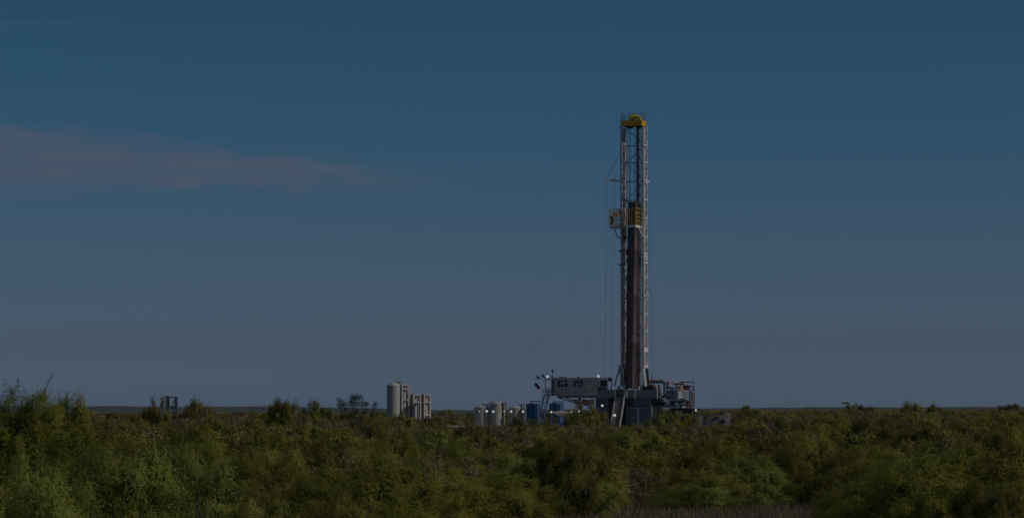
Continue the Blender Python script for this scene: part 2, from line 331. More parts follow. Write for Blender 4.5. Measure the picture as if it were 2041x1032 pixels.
def crown_mesh(name, seed, kind, lod, H=3.4, Wd=4.2, nclump=34, dens=1.0, low=0.1, cs=1.0):
    c, rg = bush_shape(seed, H, Wd, nclump, low)
    L = LODS[lod]; K = max(3, int(L['k']*dens)); n = L['n']; nc = len(c)
    ctr = np.array([0, 0, 0.42*H])
    cr = rg.uniform(0.38, 0.72, (nc, 1)) * cs
    start = c[:, None, :] + unit(rg.normal(0, 1, (nc, K, 3))) * (cr[:, :, None] * rg.uniform(0.2, 1, (nc, K, 1))) * np.array([1, 1, 0.75])
    outw = unit(c - ctr)[:, None, :]
    d = unit(outw*0.8 + np.array([0, 0, 0.35]) + rg.normal(0, 0.55, (nc, K, 3)))
    Ls = rg.uniform(0.3, 0.75, (nc, K, 1))
    t = (np.arange(n)/(n-1))[None, None, :, None]
    p = start[:, :, None, :] + d[:, :, None, :]*Ls[:, :, None]*t + np.array([0, 0, -1])*(0.35*Ls[:, :, None]*t*t)
    perp = rg.normal(0, 1, (nc, K, n, 3)); ax = d[:, :, None, :]
    perp = unit(perp - (perp*ax).sum(-1, keepdims=True)*ax)
    nrm = unit(unit(p - c[:, None, None, :])*0.9 + outw[:, :, None, :]*0.9 + np.array([0, 0, 0.25]) + rg.normal(0, 0.5, (nc, K, n, 3)))
    ld_ = perp + 0.7*ax + np.array([0, 0, -0.25]); ld_ = unit(ld_ - (ld_*nrm).sum(-1, keepdims=True)*nrm)
    sd = unit(np.cross(ld_, nrm))
    a = L['a']*rg.uniform(0.6, 1.35, (nc, K, n, 1)); b = L['b']*rg.uniform(0.6, 1.3, (nc, K, n, 1))
    q = np.stack([p - sd*b*0.5, p + ld_*a*0.5 - sd*b, p + ld_*a, p + ld_*a*0.5 + sd*b], axis=3)
    c0, c1, acc, ash = (np.array(x) for x in COLS[kind])
    mixv = np.clip(rg.uniform(0, 1, (nc, 1, 1, 1))*0.45 + rg.uniform(0, 1, (nc, K, 1, 1))*0.35 + rg.uniform(0, 1, (nc, K, n, 1))*0.3, 0, 1)
    colr = (c0 + (c1-c0)*mixv)*0.86*np.array([1.10, 0.98, 0.98])
    colr = colr * rg.uniform(0.88, 1.12, (nc, K, 1, 1)) * rg.uniform(0.82, 1.15, (nc, 1, 1, 1))
    hot = (rg.uniform(0, 1, (nc, K, 1, 1)) < ash)
    colr = np.where(hot, acc * rg.uniform(0.6, 1.1, (nc, K, 1, 1)), colr)
    colr = np.broadcast_to(colr, (nc, K, n, 3))
    V_ = q.reshape(-1, 3).copy(); C_ = colr.reshape(-1, 3)
    fz = H/np.percentile(V_[:, 2], 98.6); V_[:, 2] *= fz; c = c*np.array([1, 1, fz])
    fr = (Wd/2)/np.percentile(np.hypot(V_[:, 0], V_[:, 1]), 97); V_[:, :2] *= fr; c = c*np.array([fr, fr, 1])
    # bare twigs reaching out through the foliage
    nt_ = {'grey': 240, 'olive': 50, 'green': 30, 'silver': 20, 'dark': 40}[kind]
    if lod == 'far': nt_ //= 3
    ci = rg.integers(0, nc, nt_); s0 = ctr + (c[ci]-ctr)*0.8 + rg.normal(0, 0.22, (nt_, 3)); dd = unit(unit(c[ci]-ctr) + np.array([0, 0, 0.6]) + rg.normal(0, 0.4, (nt_, 3)))
    ln = rg.uniform(0.35, 0.75, (nt_, 1)); e = s0 + dd*ln
    sw = unit(np.cross(dd, rg.normal(0, 1, (nt_, 3)))) * (0.012 if lod == 'near' else 0.02 if lod == 'mid' else 0.05)
    tw = np.stack([s0-sw, s0+sw, e+sw*0.4, e-sw*0.4], axis=1).reshape(-1, 3)
    tc_ = np.tile(np.array([0.20, 0.17, 0.14]), (nt_, 1)) * rg.uniform(0.6, 1.2, (nt_, 1))
    return mesh_from(name, np.concatenate([V_, tw]), np.concatenate([C_, tc_]), M['leaf']), c
def trunk_mesh(name, c, seed, r0=0.07):
    rg = random.Random(seed); b = MB()
    idx = sorted(range(len(c)), key=lambda i: rg.random())[:12]
    for i in idx:
        e = Vector(c[i]); s = Vector((rg.uniform(-.25, .25), rg.uniform(-.25, .25), -0.1))
        m1 = s.lerp(e, 0.35) + Vector((rg.uniform(-.2, .2), rg.uniform(-.2, .2), 0.25)); m2 = s.lerp(e, 0.7) + Vector((rg.uniform(-.15, .15), rg.uniform(-.15, .15), 0.12))
        b.tube([s, m1, m2, e], [r0*rg.uniform(.7, 1.1), r0*.65, r0*.4, r0*.15], 5)
    me = bpy.data.meshes.new(name); me.from_pydata(b.v, [], b.f); me.materials.append(M['bark']); return me
PROTO = {}
def proto(kind, lod, var):
    key = (kind, lod, var)
    if key not in PROTO:
        dens = 0.5 if kind == 'grey' else 1.0
        sd = 100*var + {'green': 1, 'olive': 2, 'grey': 3, 'silver': 4, 'dark': 5}[kind]
        if var >= 10:
            cm, c = crown_mesh('crown', sd, kind, lod, H=3.4*1.55, Wd=4.2*1.3, nclump=150, dens=0.9, cs=0.9, low=0.05)
            cm.transform(Matrix.Diagonal((1/1.3, 1/1.3, 1/1.55, 1))); c = c/np.array([1.3, 1.3, 1.55])
        else: cm, c = crown_mesh('crown', sd, kind, lod, H=3.4, Wd=4.4 if var % 2 else 3.9, nclump=52 if kind != 'grey' else 36, dens=dens, cs=0.85)
        PROTO[key] = (cm, trunk_mesh('trunk', c, sd))
    return PROTO[key]
def add_bush(x, y, H, Wd, kind, lod, var, rot, label, group=None, name='mesquite_bush', cat='bush', z=None):
    cm, tm = proto(kind, lod, var)
    r = bpy.data.objects.new(name, None); col.objects.link(r); r.empty_display_size = 0.3
    r.location = (x, y, hfun(x, y) - 0.05 if z is None else z); r.rotation_euler = (0, 0, rot)
    r.scale = (Wd/4.2, Wd/4.2, H/3.4)
    for nm, me in (('crown', cm), ('trunk', tm)):
        o = bpy.data.objects.new(nm, me); col.objects.link(o); o.parent = r
    tag(r, label, cat, group); return r

rnd = random.Random(11)
KW = {'green': 'bright green', 'olive': 'yellowish olive', 'grey': 'grey twiggy', 'silver': 'silvery green', 'dark': 'dark green'}
# hand-placed bushes: (px, top py, Y, width, kind, var, label)
HERO = [
 (18, 786, 116, 6.0, 'green', 10, 'tallest bright green bush at the left edge, rising above the horizon'),
 (104, 789, 121, 4.4, 'green', 11, 'tall green bush with a thin sprig above it, beside the left-edge bush'),
 (165, 862, 100, 5.0, 'green', 2, 'leafy green bush in the left foreground just right of the tallest bush'),
 (70, 915, 86, 4.4, 'silver', 1, 'pale green bush with orange leaves in the bottom left corner'),
 (245, 895, 92, 5.4, 'silver', 2, 'broad pale feathery bush in the bottom left foreground'),
 (400, 900, 98, 5.2, 'silver', 0, 'rounded silvery green bush in front of a dark gap, bottom left'),
 (520, 985, 88, 3.0, 'olive', 1, 'low olive bush at the bottom edge right of the silvery bush'),
 (690, 985, 86, 3.0, 'olive', 0, 'low yellowish bush at the bottom edge, below the silos'),
 (850, 992, 86, 3.2, 'green', 1, 'low bright bush at the bottom edge, below the gap right of the silos'),
 (1080, 922, 142, 6.2, 'silver', 1, 'rounded silvery bush standing before the dark gap, bottom centre'),
 (1165, 948, 139, 4.4, 'silver', 2, 'silvery bush against the right of the rounded silvery one, bottom centre'),
 (1010, 972, 128, 3.2, 'olive', 2, 'low olive bush at the foot of the rounded silvery bush'),
 (1270, 902, 178, 4.4, 'dark', 1, 'dark bush behind the dry grass, below the pipe stands'),
 (1390, 893, 180, 6.8, 'green', 0, 'broad green bush directly behind the dry grass strip'),
 (1500, 905, 182, 5.5, 'olive', 1, 'olive bush behind the dry grass, below the low shed'),
 (1735, 838, 190, 7.0, 'dark', 0, 'large dark bush below the light tower'),
 (1815, 850, 180, 5.6, 'dark', 2, 'large dark bush right of the one below the light tower'),
 (1765, 915, 120, 5.6, 'silver', 0, 'pale feathery bush in the right foreground below the dark bushes'),
 (1840, 965, 100, 3.2, 'green', 1, 'bright green bush at the bottom edge, lower right'),
 (1905, 890, 125, 5.4, 'green', 2, 'tall green bush in the right foreground'),
 (2005, 872, 118, 5.6, 'olive', 0, 'tall yellowish bush at the right edge of the foreground'),
 (1965, 965, 95, 3.6, 'dark', 1, 'dark bush in the bottom right corner'),
 (1690, 975, 120, 3.4, 'olive', 2, 'olive bush at the right end of the dry grass'),
 (314, 795, 350, 4.2, 'olive', 1, 'dense olive tree in front of the steel frame at left'),
 (383, 797, 360, 4.4, 'olive', 0, 'olive tree just right of the steel frame at left'),
 (410, 806, 345, 4.0, 'grey', 1, 'bare grey tree right of the steel frame tree'),
 (563, 797, 330, 3.8, 'olive', 2, 'pointed olive tree on the skyline left of the dark sparse tree'),
 (588, 802, 335, 5.0, 'grey', 0, 'thin grey tree beside the pointed skyline tree'),
 (618, 798, 340, 3.2, 'green', 1, 'narrow tree on the skyline between the pointed and the dark sparse tree'),
 (645, 808, 345, 3.4, 'dark', 1, 'small dark tree at the foot of the dark sparse tree'),
 (897, 818, 690, 10.0, 'green', 0, 'distant rounded green tree between silos and white tanks'),
 (1166, 803, 440, 6.0, 'olive', 1, 'tall olive green tree standing right in front of the site below the doghouse'),
 (1140, 815, 444, 3.4, 'grey', 1, 'bare grey tree left of the tall olive green tree before the doghouse'),
 (1311, 814, 448, 2.8, 'green', 1, 'small green tree under the rig stairway'),
 (1335, 820, 450, 4.2, 'green', 1, 'green bush in front of the walkway right of the rig'),
 (1366, 825, 452, 3.8, 'olive', 0, 'olive bush below the right end of the walkway'),
 (1388, 829, 452, 3.6, 'grey', 1, 'grey bush left of the low shed'),
 (1098, 834, 452, 4.0, 'olive', 1, 'olive bush in front of the right blue tank'),
 (1058, 834, 452, 4.0, 'green', 0, 'green bush at the foot of the left blue tank'),
 (1203, 826, 448, 3.6, 'grey', 0, 'bare grey bush left of the pipe ramp'),
 (1186, 818, 446, 3.2, 'grey', 1, 'bare grey bush touching the tall olive green tree before the rig'),
 (1218, 838, 446, 3.4, 'grey', 0, 'low grey bush at the foot of the pipe ramp'),
 (1262, 844, 450, 4.2, 'green', 1, 'green bush before the slate base boxes'),
 (1030, 832, 452, 3.8, 'dark', 0, 'dark bush at the foot of the low white tank'),
 (1455, 838, 452, 4.0, 'grey', 0, 'grey bush in front of the right end of the low shed'),
 (1425, 842, 450, 3.6, 'olive', 1, 'olive bush before the pump engine'),
 (1497, 809, 640, 7.0, 'dark', 0, 'small dark tree on the horizon right of the low shed'),
 (1703, 805, 480, 4.0, 'green', 0, 'small tree on the horizon right of the light tower'),
 (1726, 809, 520, 4.8, 'dark', 1, 'low dark tree on the horizon right of the light tower tree'),
 (1820, 802, 420, 4.4, 'olive', 2, 'tallest olive tree on the right horizon'),
 (1866, 806, 410, 3.8, 'green', 2, 'rounded tree on the horizon right of the tallest olive one'),
 (2008, 806, 760, 9.5, 'dark', 1, 'dark flat-topped tree on the far horizon at right'),
]
placed = []
for (px, py, Y, wd, kind, var, lab) in HERO:
    p = at(px, py, Y); h = hfun(p.x, Y); H = max(1.6, p.z - h)
    lod = 'near' if Y < 200 else ('mid' if Y < 460 else 'far')
    add_bush(p.x, Y, H*0.97, wd, kind, lod, var, rnd.uniform(0, 6.28), lab, 'mesquite bushes and trees', name='mesquite_tree' if H > 4.6 else 'mesquite_bush', cat='tree' if H > 4.6 else 'bush')
    placed.append((p.x, Y, wd*0.42))

# procedural thicket positions
cand = []
y = 84.0
while y < 2600:
    sp = 4.2 if y < 220 else 4.1 if y < 450 else 5.2 if y < 800 else 8.5
    half = 0.176*y + 6
    x = -half + rnd.uniform(0, sp)
    while x < half:
        cand.append((x + rnd.uniform(-.42, .42)*sp, y + rnd.uniform(-.42, .42)*sp, sp)); x += sp
    y += sp
def colour_at(px, y):
    r = rnd.random()
    n = math.sin(px*0.006+1.1) + math.sin(px*0.015 + y*0.02) + math.sin(y*0.05)
    if y < 200: p_ = (0.38, 0.28, 0.06, 0.12, 0.16)
    elif y < 270: p_ = (0.16, 0.34, 0.32, 0.02, 0.16)
    else: p_ = (0.07, 0.24, 0.56, 0.0, 0.13)
    s = 0
    r = min(max(r + 0.08*n, 0), 0.999)
    for k, q in zip(('green', 'olive', 'grey', 'silver', 'dark'), p_):
        s += q
        if r < s: return k
    return 'olive'
field = []
for (x, y, sp) in cand:
    px = 1020.5 + x/y*FPX
    if 448 < y < 590 and 910 < px < 1475: continue                # the cleared pad
    if y < 151 + 5*math.sin(px*0.021) and 1160 + (173-y)*1.0 < px < 1745 - (173-y)*0.6: continue      # the dry grass
    if y < 100 and px > 430: continue
    if y < 128 and 930 < px < 1300: continue
    if y < 108 and 430 < px < 930 and rnd.random() < 0.5: continue
    if any((x-a)**2 + (y-b)**2 < (rr+0.8)**2 for a, b, rr in placed): continue
    H = rnd.uniform(2.1, 4.0) if y < 300 else rnd.uniform(2.6, 3.9) if y < 700 else rnd.uniform(2.8, 4.4)
    if y < 448 and y > 300 and 940 < px < 1480: H = rnd.uniform(2.3, 3.0)
    if rnd.random() < 0.08 and not (900 < px < 1480): H *= 1.2
    if y < 130: H *= 0.9
    if 872 < px < 936 and 300 < y < 492: H = min(H, 2.2)
    lim = EYE - hfun(x, y) - (0.35 + 0.0007*y if y > 330 else 0.9) + rnd.uniform(-0.4, 0.15)
    H = min(H, max(lim, 1.9))
    Wd = (rnd.uniform(0.9, 1.45) if y < 450 else rnd.uniform(1.2, 1.7)) * sp * 0.98
    field.append([x, y, H, Wd, colour_at(px, y), px])
field.sort(key=lambda f: f[1])
inframe = [f for f in field if -30 < f[5] < 2070]
ind = inframe[:235]; ids = set(map(id, ind)); rest = [f for f in field if id(f) not in ids]
# labels: row x column landmark x colour, then left/right
COLN = [(120, 'at the left edge'), (290, 'left of the steel frame'), (400, 'below the steel frame'), (530, 'right of the steel frame'), (660, 'below the skyline trees'),
        (765, 'below the dark sparse tree'), (860, 'below the silos'), (940, 'right of the silos'), (1045, 'below the white tanks'), (1130, 'below the blue tanks'),
        (1210, 'below the doghouse'), (1300, 'below the drilling mast'), (1400, 'below the rig stairway'), (1520, 'below the low shed'), (1630, 'left of the light tower'),
        (1730, 'below the light tower'), (1850, 'below right horizon trees'), (1950, 'near the right edge'), (9999, 'at the right edge')]
ymax = ind[-1][1]; yr = sorted(f[1] for f in ind); q = [yr[int(len(yr)*k/4)] for k in (1, 2, 3)]
ROWN = ['front brush row', 'second brush row', 'third brush row', 'fourth brush row']
bins = {}
for f in ind:
    r_ = sum(f[1] >= t for t in q); c_ = next(nm for lim, nm in COLN if f[5] < lim)
    bins.setdefault((r_, c_, f[4]), []).append(f)
for (r_, c_, k), fs in bins.items():
    fs.sort(key=lambda f: f[5]); n = len(fs)
    pos = [''] if n == 1 else [', left of two', ', right of two'] if n == 2 else [', leftmost of three', ', middle of three', ', rightmost of three'] if n == 3 else \
          [', %s from left of %d' % (('first', 'second', 'third', 'fourth', 'fifth', 'sixth', 'seventh', 'eighth', 'ninth', 'tenth')[min(i, 9)], n) for i in range(n)]
    for f, ps in zip(fs, pos):
        lab = '%s bush, %s, %s%s' % (KW[k], ROWN[r_], c_, ps)
        add_bush(f[0], f[1], f[2], f[3], k, 'near' if f[1] < 165 else 'mid', rnd.randrange(3), rnd.uniform(0, 6.28), lab, 'mesquite bushes and trees')

# the uncountable thicket behind: one object, instanced through geometry nodes
def thicket(name, pts, srcs, label):
    me = bpy.data.meshes.new(name); me.vertices.add(len(pts))
    me.vertices.foreach_set('co', np.array([(f[0], f[1], hfun(f[0], f[1])-0.05) for f in pts], dtype=np.float32).ravel())
    sc_ = me.attributes.new('bscale', 'FLOAT_VECTOR', 'POINT'); sc_.data.foreach_set('vector', np.array([(f[3]/4.2, f[3]/4.2, f[2]/3.4) for f in pts], dtype=np.float32).ravel())
    ro = me.attributes.new('brot', 'FLOAT_VECTOR', 'POINT'); ro.data.foreach_set('vector', np.array([(0, 0, rnd.uniform(0, 6.28)) for f in pts], dtype=np.float32).ravel())
    keys = list(srcs)
    ix = me.attributes.new('bidx', 'INT', 'POINT'); ix.data.foreach_set('value', np.array([rnd.choice([i for i, k in enumerate(keys) if k[0] == f[4]]) for f in pts], dtype=np.int32))
    o = bpy.data.objects.new(name, me); col.objects.link(o)
    gt = bpy.data.node_groups.new(name + '_nodes', 'GeometryNodeTree')
    gt.interface.new_socket('Geometry', in_out='INPUT', socket_type='NodeSocketGeometry'); gt.interface.new_socket('Geometry', in_out='OUTPUT', socket_type='NodeSocketGeometry')
    gi = gt.nodes.new('NodeGroupInput'); go = gt.nodes.new('NodeGroupOutput'); jn = gt.nodes.new('GeometryNodeJoinGeometry')
    for k in reversed(keys):
        oi = gt.nodes.new('GeometryNodeObjectInfo'); oi.transform_space = 'ORIGINAL'; oi.inputs['Object'].default_value = srcs[k]; oi.inputs['As Instance'].default_value = True
        gt.links.new(oi.outputs['Geometry'], jn.inputs[0])
    ip = gt.nodes.new('GeometryNodeInstanceOnPoints'); ip.inputs['Pick Instance'].default_value = True
    def attr(nm, ty):
        a = gt.nodes.new('GeometryNodeInputNamedAttribute'); a.data_type = ty; a.inputs[0].default_value = nm; return [s for s in a.outputs if s.enabled][0]
    gt.links.new(gi.outputs[0], ip.inputs['Points']); gt.links.new(jn.outputs[0], ip.inputs['Instance'])
    gt.links.new(attr('bidx', 'INT'), ip.inputs['Instance Index']); gt.links.new(attr('bscale', 'FLOAT_VECTOR'), ip.inputs['Scale'])
    er = gt.nodes.new('FunctionNodeEulerToRotation'); gt.links.new(attr('brot', 'FLOAT_VECTOR'), er.inputs[0]); gt.links.new(er.outputs[0], ip.inputs['Rotation'])
    gt.links.new(ip.outputs[0], go.inputs[0])
    md = o.modifiers.new('thicket', 'NODES'); md.node_group = gt
    tag(o, label, 'brush', kind='stuff'); return o
# join order in Join Geometry is the reverse of linking; sources are real bushes that stand in the scene
def src_objects(lod):
    d = {}
    for o in list(col.objects):
        if o.type == 'MESH' and o.parent and o.name.split('.')[0] == 'crown':
            for key, (cm, tm) in PROTO.items():
                if key[1] == lod and o.data == cm and key not in d: d[key] = o
    return d
# make sure every kind exists at mid and far size among placed bushes
need = [(k, lod, v) for k in ('green', 'olive', 'grey', 'dark', 'silver') for lod in ('mid', 'far') for v in (0, 1)]
have = {**src_objects('mid'), **src_objects('far')}
rows = {'mid': [f for f in rest if 200 < f[1] < 440 and 0 < f[5] < 2041], 'far': [f for f in rest if 600 < f[1] < 900 and 0 < f[5] < 2041]}
side = {'mid': 'in the middle distance', 'far': 'far off near the horizon'}
done = []
for (k, lod, v) in need:
    if (k, lod, v) in have: continue
    f = rnd.choice([f for f in rows[lod] if id(f) not in done]); done.append(id(f))
    c_ = next(nm for lim, nm in COLN if f[5] < lim)
    add_bush(f[0], f[1], f[2]*1.12, f[3], k, lod, v, 1.0, '%s bush %s, %s, the %s one' % (KW[k], side[lod], c_, ('fuller', 'wider')[v]), 'mesquite bushes and trees')
rest = [f for f in rest if id(f) not in done]
for f in rest:
    if f[1] >= 430 and f[4] == 'silver': f[4] = 'olive'
thicket('scrub_thicket', [f for f in rest if f[1] < 430], src_objects('mid'), 'dense olive and grey mesquite scrub filling the middle distance')
thicket('distant_scrub', [f for f in rest if f[1] >= 430], src_objects('far'), 'distant scrub reaching to the horizon behind the rig')

# the dark sparse tree on the skyline left of the silos: visible stems, open leaf tufts
def sparse_tree():
    Y = 330; p0 = at(712, 786, Y); x0 = p0.x; h0 = hfun(x0, Y); m_ = mpp(Y)
    root = worldthing('sparse_tree', (x0, Y, h0), 'dark sparse-leaved tree with open crown on the skyline left of the silos', 'tree')
    rg = random.Random(5); stems = MB(); cl_ = []
    for k in range(26):
        tx = rg.uniform(-37, 38); hh = 786 + abs(tx)*0.25 + rg.uniform(0, 16)
        e = at(712+tx, hh, Y) - Vector((x0, Y, h0)); e.y = rg.uniform(-1.2, 1.2)
        s = Vector((e.x*0.25, 0, 0.0)); mid_ = s.lerp(e, 0.55) + Vector((rg.uniform(-.15, .15), 0, .1))
        stems.tube([s, mid_, e], [0.05, 0.03, 0.015], 5); cl_ += [e, e.lerp(mid_, rg.uniform(.2, .6)) + Vector((rg.uniform(-.2, .2), 0, 0))]
    OFF[root.name] = Vector((0, 0, 0)); stems.build('trunk', M['bark'], root)
    rn = np.random.default_rng(9); C0 = np.array(cl_); K = 55
    p = C0[:, None, :] + rn.normal(0, 0.16, (len(C0), K, 3))
    a = unit(rn.normal(0, 1, p.shape))*0.11; b = unit(np.cross(a, rn.normal(0, 1, p.shape)))*0.045
    V_ = np.stack([p, p+a*.5+b, p+a, p+a*.5-b], axis=2).reshape(-1, 3)
    C_ = np.array([0.06, 0.065, 0.035])*rn.uniform(.6, 1.5, (len(C0)*K, 1))
    o = bpy.data.objects.new('crown', mesh_from('crown', V_, C_, M['leaf'])); col.objects.link(o); o.parent = root
sparse_tree()
# sprig above the left bush
def sprig():
    t = [o for o in col.objects if o.get('label', '').startswith('tall green bush with a thin sprig')][0]
    inv = Matrix.Translation(t.location) @ Matrix.Rotation(t.rotation_euler.z, 4, 'Z') @ Matrix.Diagonal((*t.scale, 1)); inv = inv.inverted()
    pts = [at(86, 800, 121), at(91, 775, 121), at(98, 758, 121), at(108, 743, 121)]
    b = MB(); b.tube([inv @ p for p in pts], [0.018, 0.013, 0.01, 0.005], 5)
    rg = random.Random(3)
    for i in range(40):
        f = rg.uniform(0.15, 1.0)*3; k = min(int(f), 2); p = pts[k].lerp(pts[k+1], f-k); p = p + Vector([rg.gauss(0, 0.045) for _ in range(3)])
        d = Vector((rg.gauss(0, 1), rg.gauss(0, 1), rg.gauss(0, .6))).normalized()*0.07; s = d.cross(Vector((rg.gauss(0, 1), rg.gauss(0, 1), rg.gauss(0, 1)))).normalized()*0.02
        b.add([inv @ q for q in (p, p+d*.5+s, p+d, p+d*.5-s)], [(0, 1, 2, 3)], 1)
    b.build('branch', [M['bark'], M['sprigleaf']], t)
M['sprigleaf'] = mat('sprig_leaf', (0.08, 0.10, 0.04), rough=0.9)
sprig()

# dry grass strip
def grass():
    rn = np.random.default_rng(4); n = 90000
    y = rn.uniform(118, 190, n); px = rn.uniform(880, 1790, n); x = (px-1020.5)/FPX*y
    keep = rn.uniform(0, 1, n) < (0.35 + 0.65*(np.sin(x*1.1)+np.sin(y*.8+x*.4) > -0.6)); x, y = x[keep], y[keep]; n = len(x)
    z = np.array([hfun(a, b) for a, b in zip(x, y)]); hgt = rn.uniform(0.35, 1.0, (n, 1))**1.2
    p = np.stack([x, y, z], 1); d = unit(np.concatenate([rn.normal(0, 0.22, (n, 2)), np.ones((n, 1))], 1))
    a = rn.uniform(0, 6.28, n); s = np.stack([np.cos(a), np.sin(a), np.zeros(n)], 1)*0.022
    bend = np.concatenate([rn.normal(0, 0.12, (n, 2)), np.zeros((n, 1))], 1)
    e = p + d*hgt + bend; mid_ = p + d*hgt*.55
    V_ = np.stack([p-s, p+s, mid_+s*.8, mid_-s*.8, mid_-s*.8, mid_+s*.8, e+s*.2, e-s*.2], axis=1).reshape(-1, 3)
    C_ = np.array([0.36, 0.27, 0.21]) + (np.array([0.22, 0.22, 0.10])-np.array([0.36, 0.27, 0.21]))*rn.uniform(0, 1, (n, 1))**2
    C_ = np.repeat(C_*rn.uniform(.6, 1.25, (n, 1)), 2, axis=0)
    o = bpy.data.objects.new('dry_grass', mesh_from('dry_grass', V_, C_, M['grass'])); col.objects.link(o)
    tag(o, 'dry pinkish brown grass in the clearing at the bottom', 'grass', kind='stuff')
grass()

# ================================================================== THE DRILLING RIG
rig = rigthing('drilling_rig', (0, 0, 0), 'tall white lattice drilling rig with yellow crown and slate blue substructure', 'drilling rig')
def px_u(px, v): return P(px, 600, v).x
DM = 1.9; uL, uR = px_u(1239.0, 0), px_u(1282.3, 0)
zt, zb = P(1262, 253, 0).z, P(1262, 769, 0).z
def Z(py, v=0): return P(1262, py, v).z
# mast
b = MB()
for u in (uL, uR):
    wl = 0.30 if u == uL else 0.26
    b.box((u-wl/2, -0.15, Z(735)), (u+wl/2, 0.15, zt)); b.box((u-0.13, DM-0.13, Z(735)), (u+0.13, DM+0.13, zt))
mast = b.build('mast_leg', M['mastwhite'], rig)
lev = [289, 323, 360, 398, 435, 472, 516, 552, 588, 625, 660, 697, 732]
for u in (uL, uR):
    b = MB(); prev = 253
    for i, l in enumerate(lev):
        z1, z0 = Z(prev), Z(l)
        b.bar((u, 0.15, z0), (u, DM-0.13, z0), 0.17, 0.17)
        y0, y1 = (0.12, DM-0.12) if i % 2 == 0 else (DM-0.12, 0.12)
        b.bar((u, y0, z1), (u, y1, z0), 0.16)
        b.bar((u, (y0+y1)/2, (z0+z1)/2), (u, y0, z0), 0.11); b.bar((u, (y0+y1)/2, (z0+z1)/2), (u, y1, z1), 0.08); b.bar((u, 0.15, (z0+z1)/2), (u, DM-.13, (z0+z1)/2), 0.07)
        prev = l
    for l in (505, 511, 523): b.bar((u, 0.15, Z(l)), (u, DM-0.13, Z(l)), 0.24)
    b.box((u-0.17, -0.17, Z(701)), (u+0.17, DM+0.16, Z(693))); b.box((u-0.18, -0.18, Z(732)), (u+0.18, DM+0.17, Z(728)))
    b.build('side_lattice', M['white'], rig)
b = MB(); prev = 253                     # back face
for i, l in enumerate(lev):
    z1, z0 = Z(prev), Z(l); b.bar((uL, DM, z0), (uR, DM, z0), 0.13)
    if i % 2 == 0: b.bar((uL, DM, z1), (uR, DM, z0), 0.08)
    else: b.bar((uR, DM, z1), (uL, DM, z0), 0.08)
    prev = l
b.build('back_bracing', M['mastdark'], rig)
# climbing ladder, white and black blocks imitating sunlit speckle inside the left leg
b = MB(); rg = random.Random(2)
for dy in (0.55, 0.95): b.bar((uL+0.02, dy, Z(745)), (uL+0.02, dy, zt), 0.05)
z = Z(745)
while z < zt: b.bar((uL+0.02, 0.55, z), (uL+0.02, 0.95, z), 0.035); z += 0.3
b.build('ladder', M['white'], rig)
b = MB()
for i in range(150):
    z = rg.uniform(Z(700), Z(262)); y_ = rg.uniform(0.25, DM-0.25); s = rg.uniform(0.05, 0.17)
    b.box((uL-0.05, y_-s, z-s*1.6), (uL+0.14, y_+s, z+s*1.6), rg.choice((0, 0, 1)))
tag(b.build('sun_speckle', [M['white'], M['black']], rig), kind='stuff')
b = MB()   # hose bundle and dark guide column on the right
c0, c1 = px_u(1269.3, 0.9), px_u(1275.6, 0.9)
b.box((c0, 0.7, zb), (c1, 1.15, zt), 0); z = zb
while z < zt: b.box((c0-0.03, 0.67, z), (c1+0.03, 1.18, z+0.12), 1); z += 1.5
b.build('guide_column', [M['column'], M['brown']], rig)
b = MB()
for pxx, vv, r_ in ((1277.5, 0.5, 0.045), (1279.3, 0.2, 0.03), (1243.2, 0.4, 0.06), (1245.4, 1.2, 0.05), (1249.0, 1.5, 0.035)):
    u = px_u(pxx, vv); b.tube([(u, vv, zb), (u, vv, zt)], r_, 6)
b.build('standpipe', M['grey'], rig)
b = MB()   # lower A-frame struts
for (p, q_, wd) in (((1236.5, 728, -.1), (1224.5, 769, -1.2), .22), ((1238, 730, 0), (1238.5, 769, 0), .34), ((1239, 735, .3), (1243.5, 769, .3), .2),
                   ((1282, 735, -.1), (1287.5, 770, -1.0), .3), ((1246.5, 735, DM), (1245.5, 769, DM), .4), ((1284, 735, .4), (1283, 770, .5), .2)):
    b.bar(P(*p), P(*q_), wd)
b.box(P(1233, 741, -.25), P(1239.5, 727, .25))
b.build('base_strut', M['mastwhite'], rig)
b = MB(); b.bar(P(1289.6, 735, DM), P(1293, 770, DM), .36); b.bar(P(1246.3, 735, 1.2), P(1245.5, 769, 1.2), .5, .2); b.build('rear_strut', M['brown'], rig)
b = MB(); b.tube([P(1240, 703, .4), P(1242.6, 709, .5), P(1240.5, 722, .5), P(1243.5, 731, .4)], .09, 8); b.tube([P(1243, 703, .9), P(1241, 712, .9), P(1244, 722, .9)], .06, 8)
b.build('mud_hose', M['grey'], rig)
# mast boom with hook
b = MB(); b.bar(P(1208.5, 357.5, -1.0), P(1236, 361.5, -.1), .2, .28); b.bar(P(1210, 359.5, -1), P(1228, 362, -.4), .07); b.tube([P(1208.6, 358, -1), P(1207.9, 362, -1), P(1209, 366.5, -1)], .06, 6)
b.bar(P(1231, 362.5, -.4), P(1237, 352, -.1), .1)
b.build('boom', M['mastwhite'], rig)
b = MB(); b.box(P(1279, 363, -.1), P(1285, 358, .3)); b.bar(P(1281, 358, 0), P(1293, 362, DM+.2), .25); b.tube([P(1283, 362, .4), P(1287, 366, .9), P(1291, 363, 1.6)], .16, 8)
b.build('lamp_bracket', M['mastwhite'], rig)
